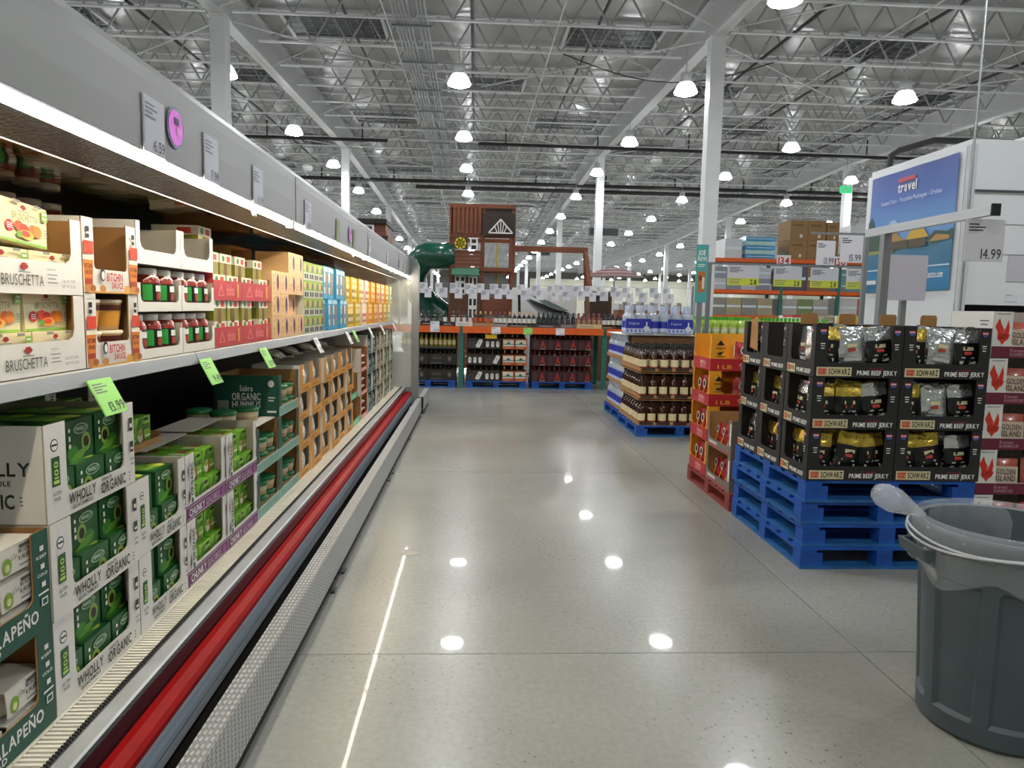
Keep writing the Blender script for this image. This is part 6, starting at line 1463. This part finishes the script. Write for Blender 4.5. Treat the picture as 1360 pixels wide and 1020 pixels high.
# pipes by the cooler
pipe('refrigerant_pipe', [(13, 9.5, 3.80), (6.6, 9.5, 3.78), (6.35, 9.5, 3.70), (6.3, 9.5, 3.60)], .035, PIPE_BLACK, 'black refrigerant pipe lying low over the white cooler roof')
pipe('refrigerant_pipe', [(13, 9.75, 4.02), (6.25, 9.75, 3.96), (5.85, 9.9, 3.84), (5.76, 9.92, 3.78), (5.74, 9.92, 3.60)], .045, PIPE_BLACK, 'thick black refrigerant pipe above the white cooler roof')
pipe('thin_rod', [(5.53, 7.9, 1.6), (5.53, 7.9, 4.0), (5.53, 7.9, 7.0)], .012, PIPE_GALV, 'thin steel rod hanging down by the white cooler corner')

# ------------------------------------------------------------------ far storage racks with numbered aisle signs
fr = thing('storage_rack', 'tall green and orange storage rack beyond the sale signs', 'rack', (0, 22, 0))
for x in (7.2, 9.55, 11.4, 13.6):
    for yy in (0, 1.05): MB().box(x - .05, x + .05, yy, yy + .08, 0, 3.45, RKG).build('upright', fr)
for xa, xb in ((7.25, 9.5), (9.6, 11.35), (11.45, 13.55)):
    for z in (1.35, 2.15, 3.12):
        for yy in (-.03, 1.08): MB().box(xa, xb, yy, yy + .05, z, z + .12, RKO).build('beam', fr)
        MB().box(xa, xb, .02, 1.08, z + .10, z + .115, C('#6a5440', .7)).build('shelf_board', fr)
WAT = mat('blue_water_pack', '#3f8fc0', .3, var=.25, vscale=4, coat=.3); TEALW = mat('pale_teal_pack', '#9fc6c4', .35, var=.2, vscale=4); BRN = mat('brown_carton', '#8f6f48', .7, var=.1, vscale=4)
def stock(x, z, w, h, m, label, y=22.1, d=.9, rows=1, cols=1, m2=None):
    for r in range(rows):
        for c_ in range(cols):
            b = MB().box(-w/cols/2 + .006, w/cols/2 - .006, 0, d, 0, h/rows - .006, (m if (r + c_) % 2 == 0 or not m2 else m2))
            k = MB(); deco(k, frame('F', w/cols - .012, d, h/rows), [('r', .55, .12, .14, .16, C('#d8d4c8', .6)), ('r', .12, .7, .6, .08, C('#6a5030', .6))] if m is BRN else [('r', .05, .45, .9, .12, C('#d5e2e6', .4))])
            e = thing('stock_pack', label + (', %s row, %s along' % (ORD[r], ORD[c_]) if rows * cols > 1 else ''), 'carton', (x + (c_ - (cols - 1) / 2) * w / cols, y, z + r * h / rows), 0, label); obj('carton_body', b.mesh('carton_body'), e); obj('print', k.mesh('print'), e)
stock(8.85, 3.245, .95, .68, WAT, 'blue shrink-wrapped water pack on top of the far rack', rows=5, cols=1, m2=TEALW)
stock(8.0, 3.245, .55, .6, C('#c3c8ca', .4), 'pale wrapped pallet load beside the blue water packs')
stock(10.35, 3.245, 1.15, 1.22, BRN, 'plain brown carton stacked on top of the far rack', rows=2, cols=2)
stock(11.15, 3.245, .4, 1.18, BRN, 'narrow brown carton column beside the brown stack', rows=2)
stock(12.1, 3.245, .8, 1.1, C('#cfd2d4', .4), 'white wrapped pallet load on top of the far rack', rows=3)
stock(8.3, 2.275, 1.9, .7, C('#b9bcc4', .5), 'white boxed stock on the middle shelf under the water', rows=2, cols=4, m2=C('#8a8f9a', .5))
stock(10.4, 2.275, 1.5, .75, C('#5a5566', .5), 'dark boxed stock on the middle shelf under the brown cartons', rows=1, cols=2, m2=C('#8f6a48', .6))
stock(12.4, 2.275, 1.8, .7, C('#7a9aa0', .5), 'teal boxed stock on the middle shelf of the end bay', rows=2, cols=3)
stock(8.35, 1.475, 2.0, .55, C('#8a8a80', .5), 'mixed grey stock on the low shelf under the water', cols=4, m2=C('#a89a7a', .5))
stock(10.4, 1.475, 1.5, .55, C('#a8a49a', .5), 'mixed tan stock on the low shelf under the brown cartons', cols=3, m2=C('#7a8a5a', .5))
stock(12.4, 1.475, 1.8, .6, C('#c9c8c4', .5), 'pale stock on the low shelf of the end bay', cols=3, m2=C('#b0603a', .5))
for i, (x, t) in enumerate(((9.55, '134'), (11.35, '136'))):
    e = thing('aisle_number', 'red and white aisle number on the far rack, %s' % ('nearer the water packs', 'nearer the wrapped pallet load')[i], 'sign', (x, 21.94, 3.02)); MB().box(-.22, .22, -.01, 0, 0, .34, PWH).build('plate', e); k = MB(); deco(k, (Vector((-.22,-.01,0)), Vector((1,0,0)), Vector((0,0,1)), .44, .34, Vector((0,-1,0))), [('t', t, .1, .2, .8, .6, red)]); k.build('lettering', e)
# tables of goods between the lime bottles and the far racks
tabs = [(4.3, 11.0, 1.9, 1.0, '#7f9a4a'), (6.4, 12.2, 1.9, 1.0, '#a8a08a'), (3.8, 13.0 + 2.2, 1.6, .9, '#9aa27a'), (6.2, 15.0, 2.2, 1.0, '#8f8f92'), (8.6, 17.5, 2.4, 1.0, '#9a8c74')]
for i, (x, y, w, d, hx) in enumerate(tabs[1:2] + tabs[4:]):
    e = thing('sales_table', 'low sales table with goods, %s beyond the black cartons' % ORD[i], 'table', (x, y, 0))
    MB().box(-w/2, w/2, 0, d, .80, .84, C('#8a7a5c', .6)).build('table_top', e)
    for lx in (-w/2 + .06, w/2 - .06):
        for ly in (.06, d - .06): MB().box(lx - .03, lx + .03, ly - .03, ly + .03, 0, .80, GPOST).build('leg', e)
    r = random.Random(i)
    for q in range(int(w / .27)):
        for j in range(2):
            h_ = .35 + r.random() * .35
            hc_ = r.choice((hx, '#7fbf3a', '#d9b92c', '#c9c9cc', '#3b3b40', '#b5402f', '#e2e2de', '#8f6f48'))
            b = MB().box(-.12, .12, 0, .4, 0, h_, C(hc_, .5)); k = MB(); deco(k, frame('F', .24, .4, h_), [('r', .1, .55, .8, .25, C('#e4e2da', .5)), ('r', .15, .2, .5, .12, C('#4a4a48', .5))])
            t_ = thing('boxed_goods', 'boxed goods on the %s sales table, %s row, %s along' % (ORD[i], ('front', 'back')[j], ORD[q]), 'box', (x - w/2 + .15 + q * .27, y + .05 + j * .45, .841), 0, 'boxed goods on the %s sales table' % ORD[i]); obj('carton_body', b.mesh('carton_body'), t_); obj('print', k.mesh('print'), t_)
# green exit sign, hanging heaters, floor drains
e = thing('exit_sign', 'small green lit exit sign hanging near the far white column', 'sign', (14.25, 27.47, 6.25)); MB().box(-.22, .22, 0, .06, 0, .26, C('#1fae6a', .4, emit=1.5)).build('panel', e); k = MB(); deco(k, frame('F', .44, .06, .26), [('t', 'EXIT', .14, .25, .72, .5, white)]); k2 = k.mesh('lettering'); obj('lettering', k2, e, (0, 0, 0)); MB().tube([(0, .03, .26), (0, .03, 1.46)], .01, GREYINK, 5).build('hanger_rod', e)
for i, (x, y) in enumerate(((7.9, 45.0), (5.4, 62.5))):
    e = thing('unit_heater', 'grey box heater hanging from the roof, %s of the two' % ('nearer', 'farther')[i], 'heater', (x, y, 6.1)); MB().box(-1.0, 1.0, -.3, .3, 0, .55, C('#9aa0a3', .4, .4)).build('casing', e); MB().box(-.9, .9, -.31, -.3, .05, .5, C('#4a4e50', .5)).build('vent_grille', e)
    for q in (-.8, .8): MB().tube([(q, 0, .55), (q, 0, (1.26, .8)[i])], .015, GREYINK, 5).build('hanger_rod', e)
for i, (x, y, r) in enumerate(((-.39, 4.37, .06), (-.18, 6.81, .055))):
    e = thing('floor_drain', 'round metal cleanout cover set in the concrete, %s' % ('nearer one', 'farther one')[i], 'drain', (x, y, 0)); MB().lathe([(r, -.002), (r, .0015), (r * .86, .0015), (r * .86, .0004)], C('#8a8780', .35, .8), 24).build('rim', e); MB().lathe([(r * .86, .0006), (.001, .0006)], C('#9a968c', .4, .3), 24).build('cover', e)
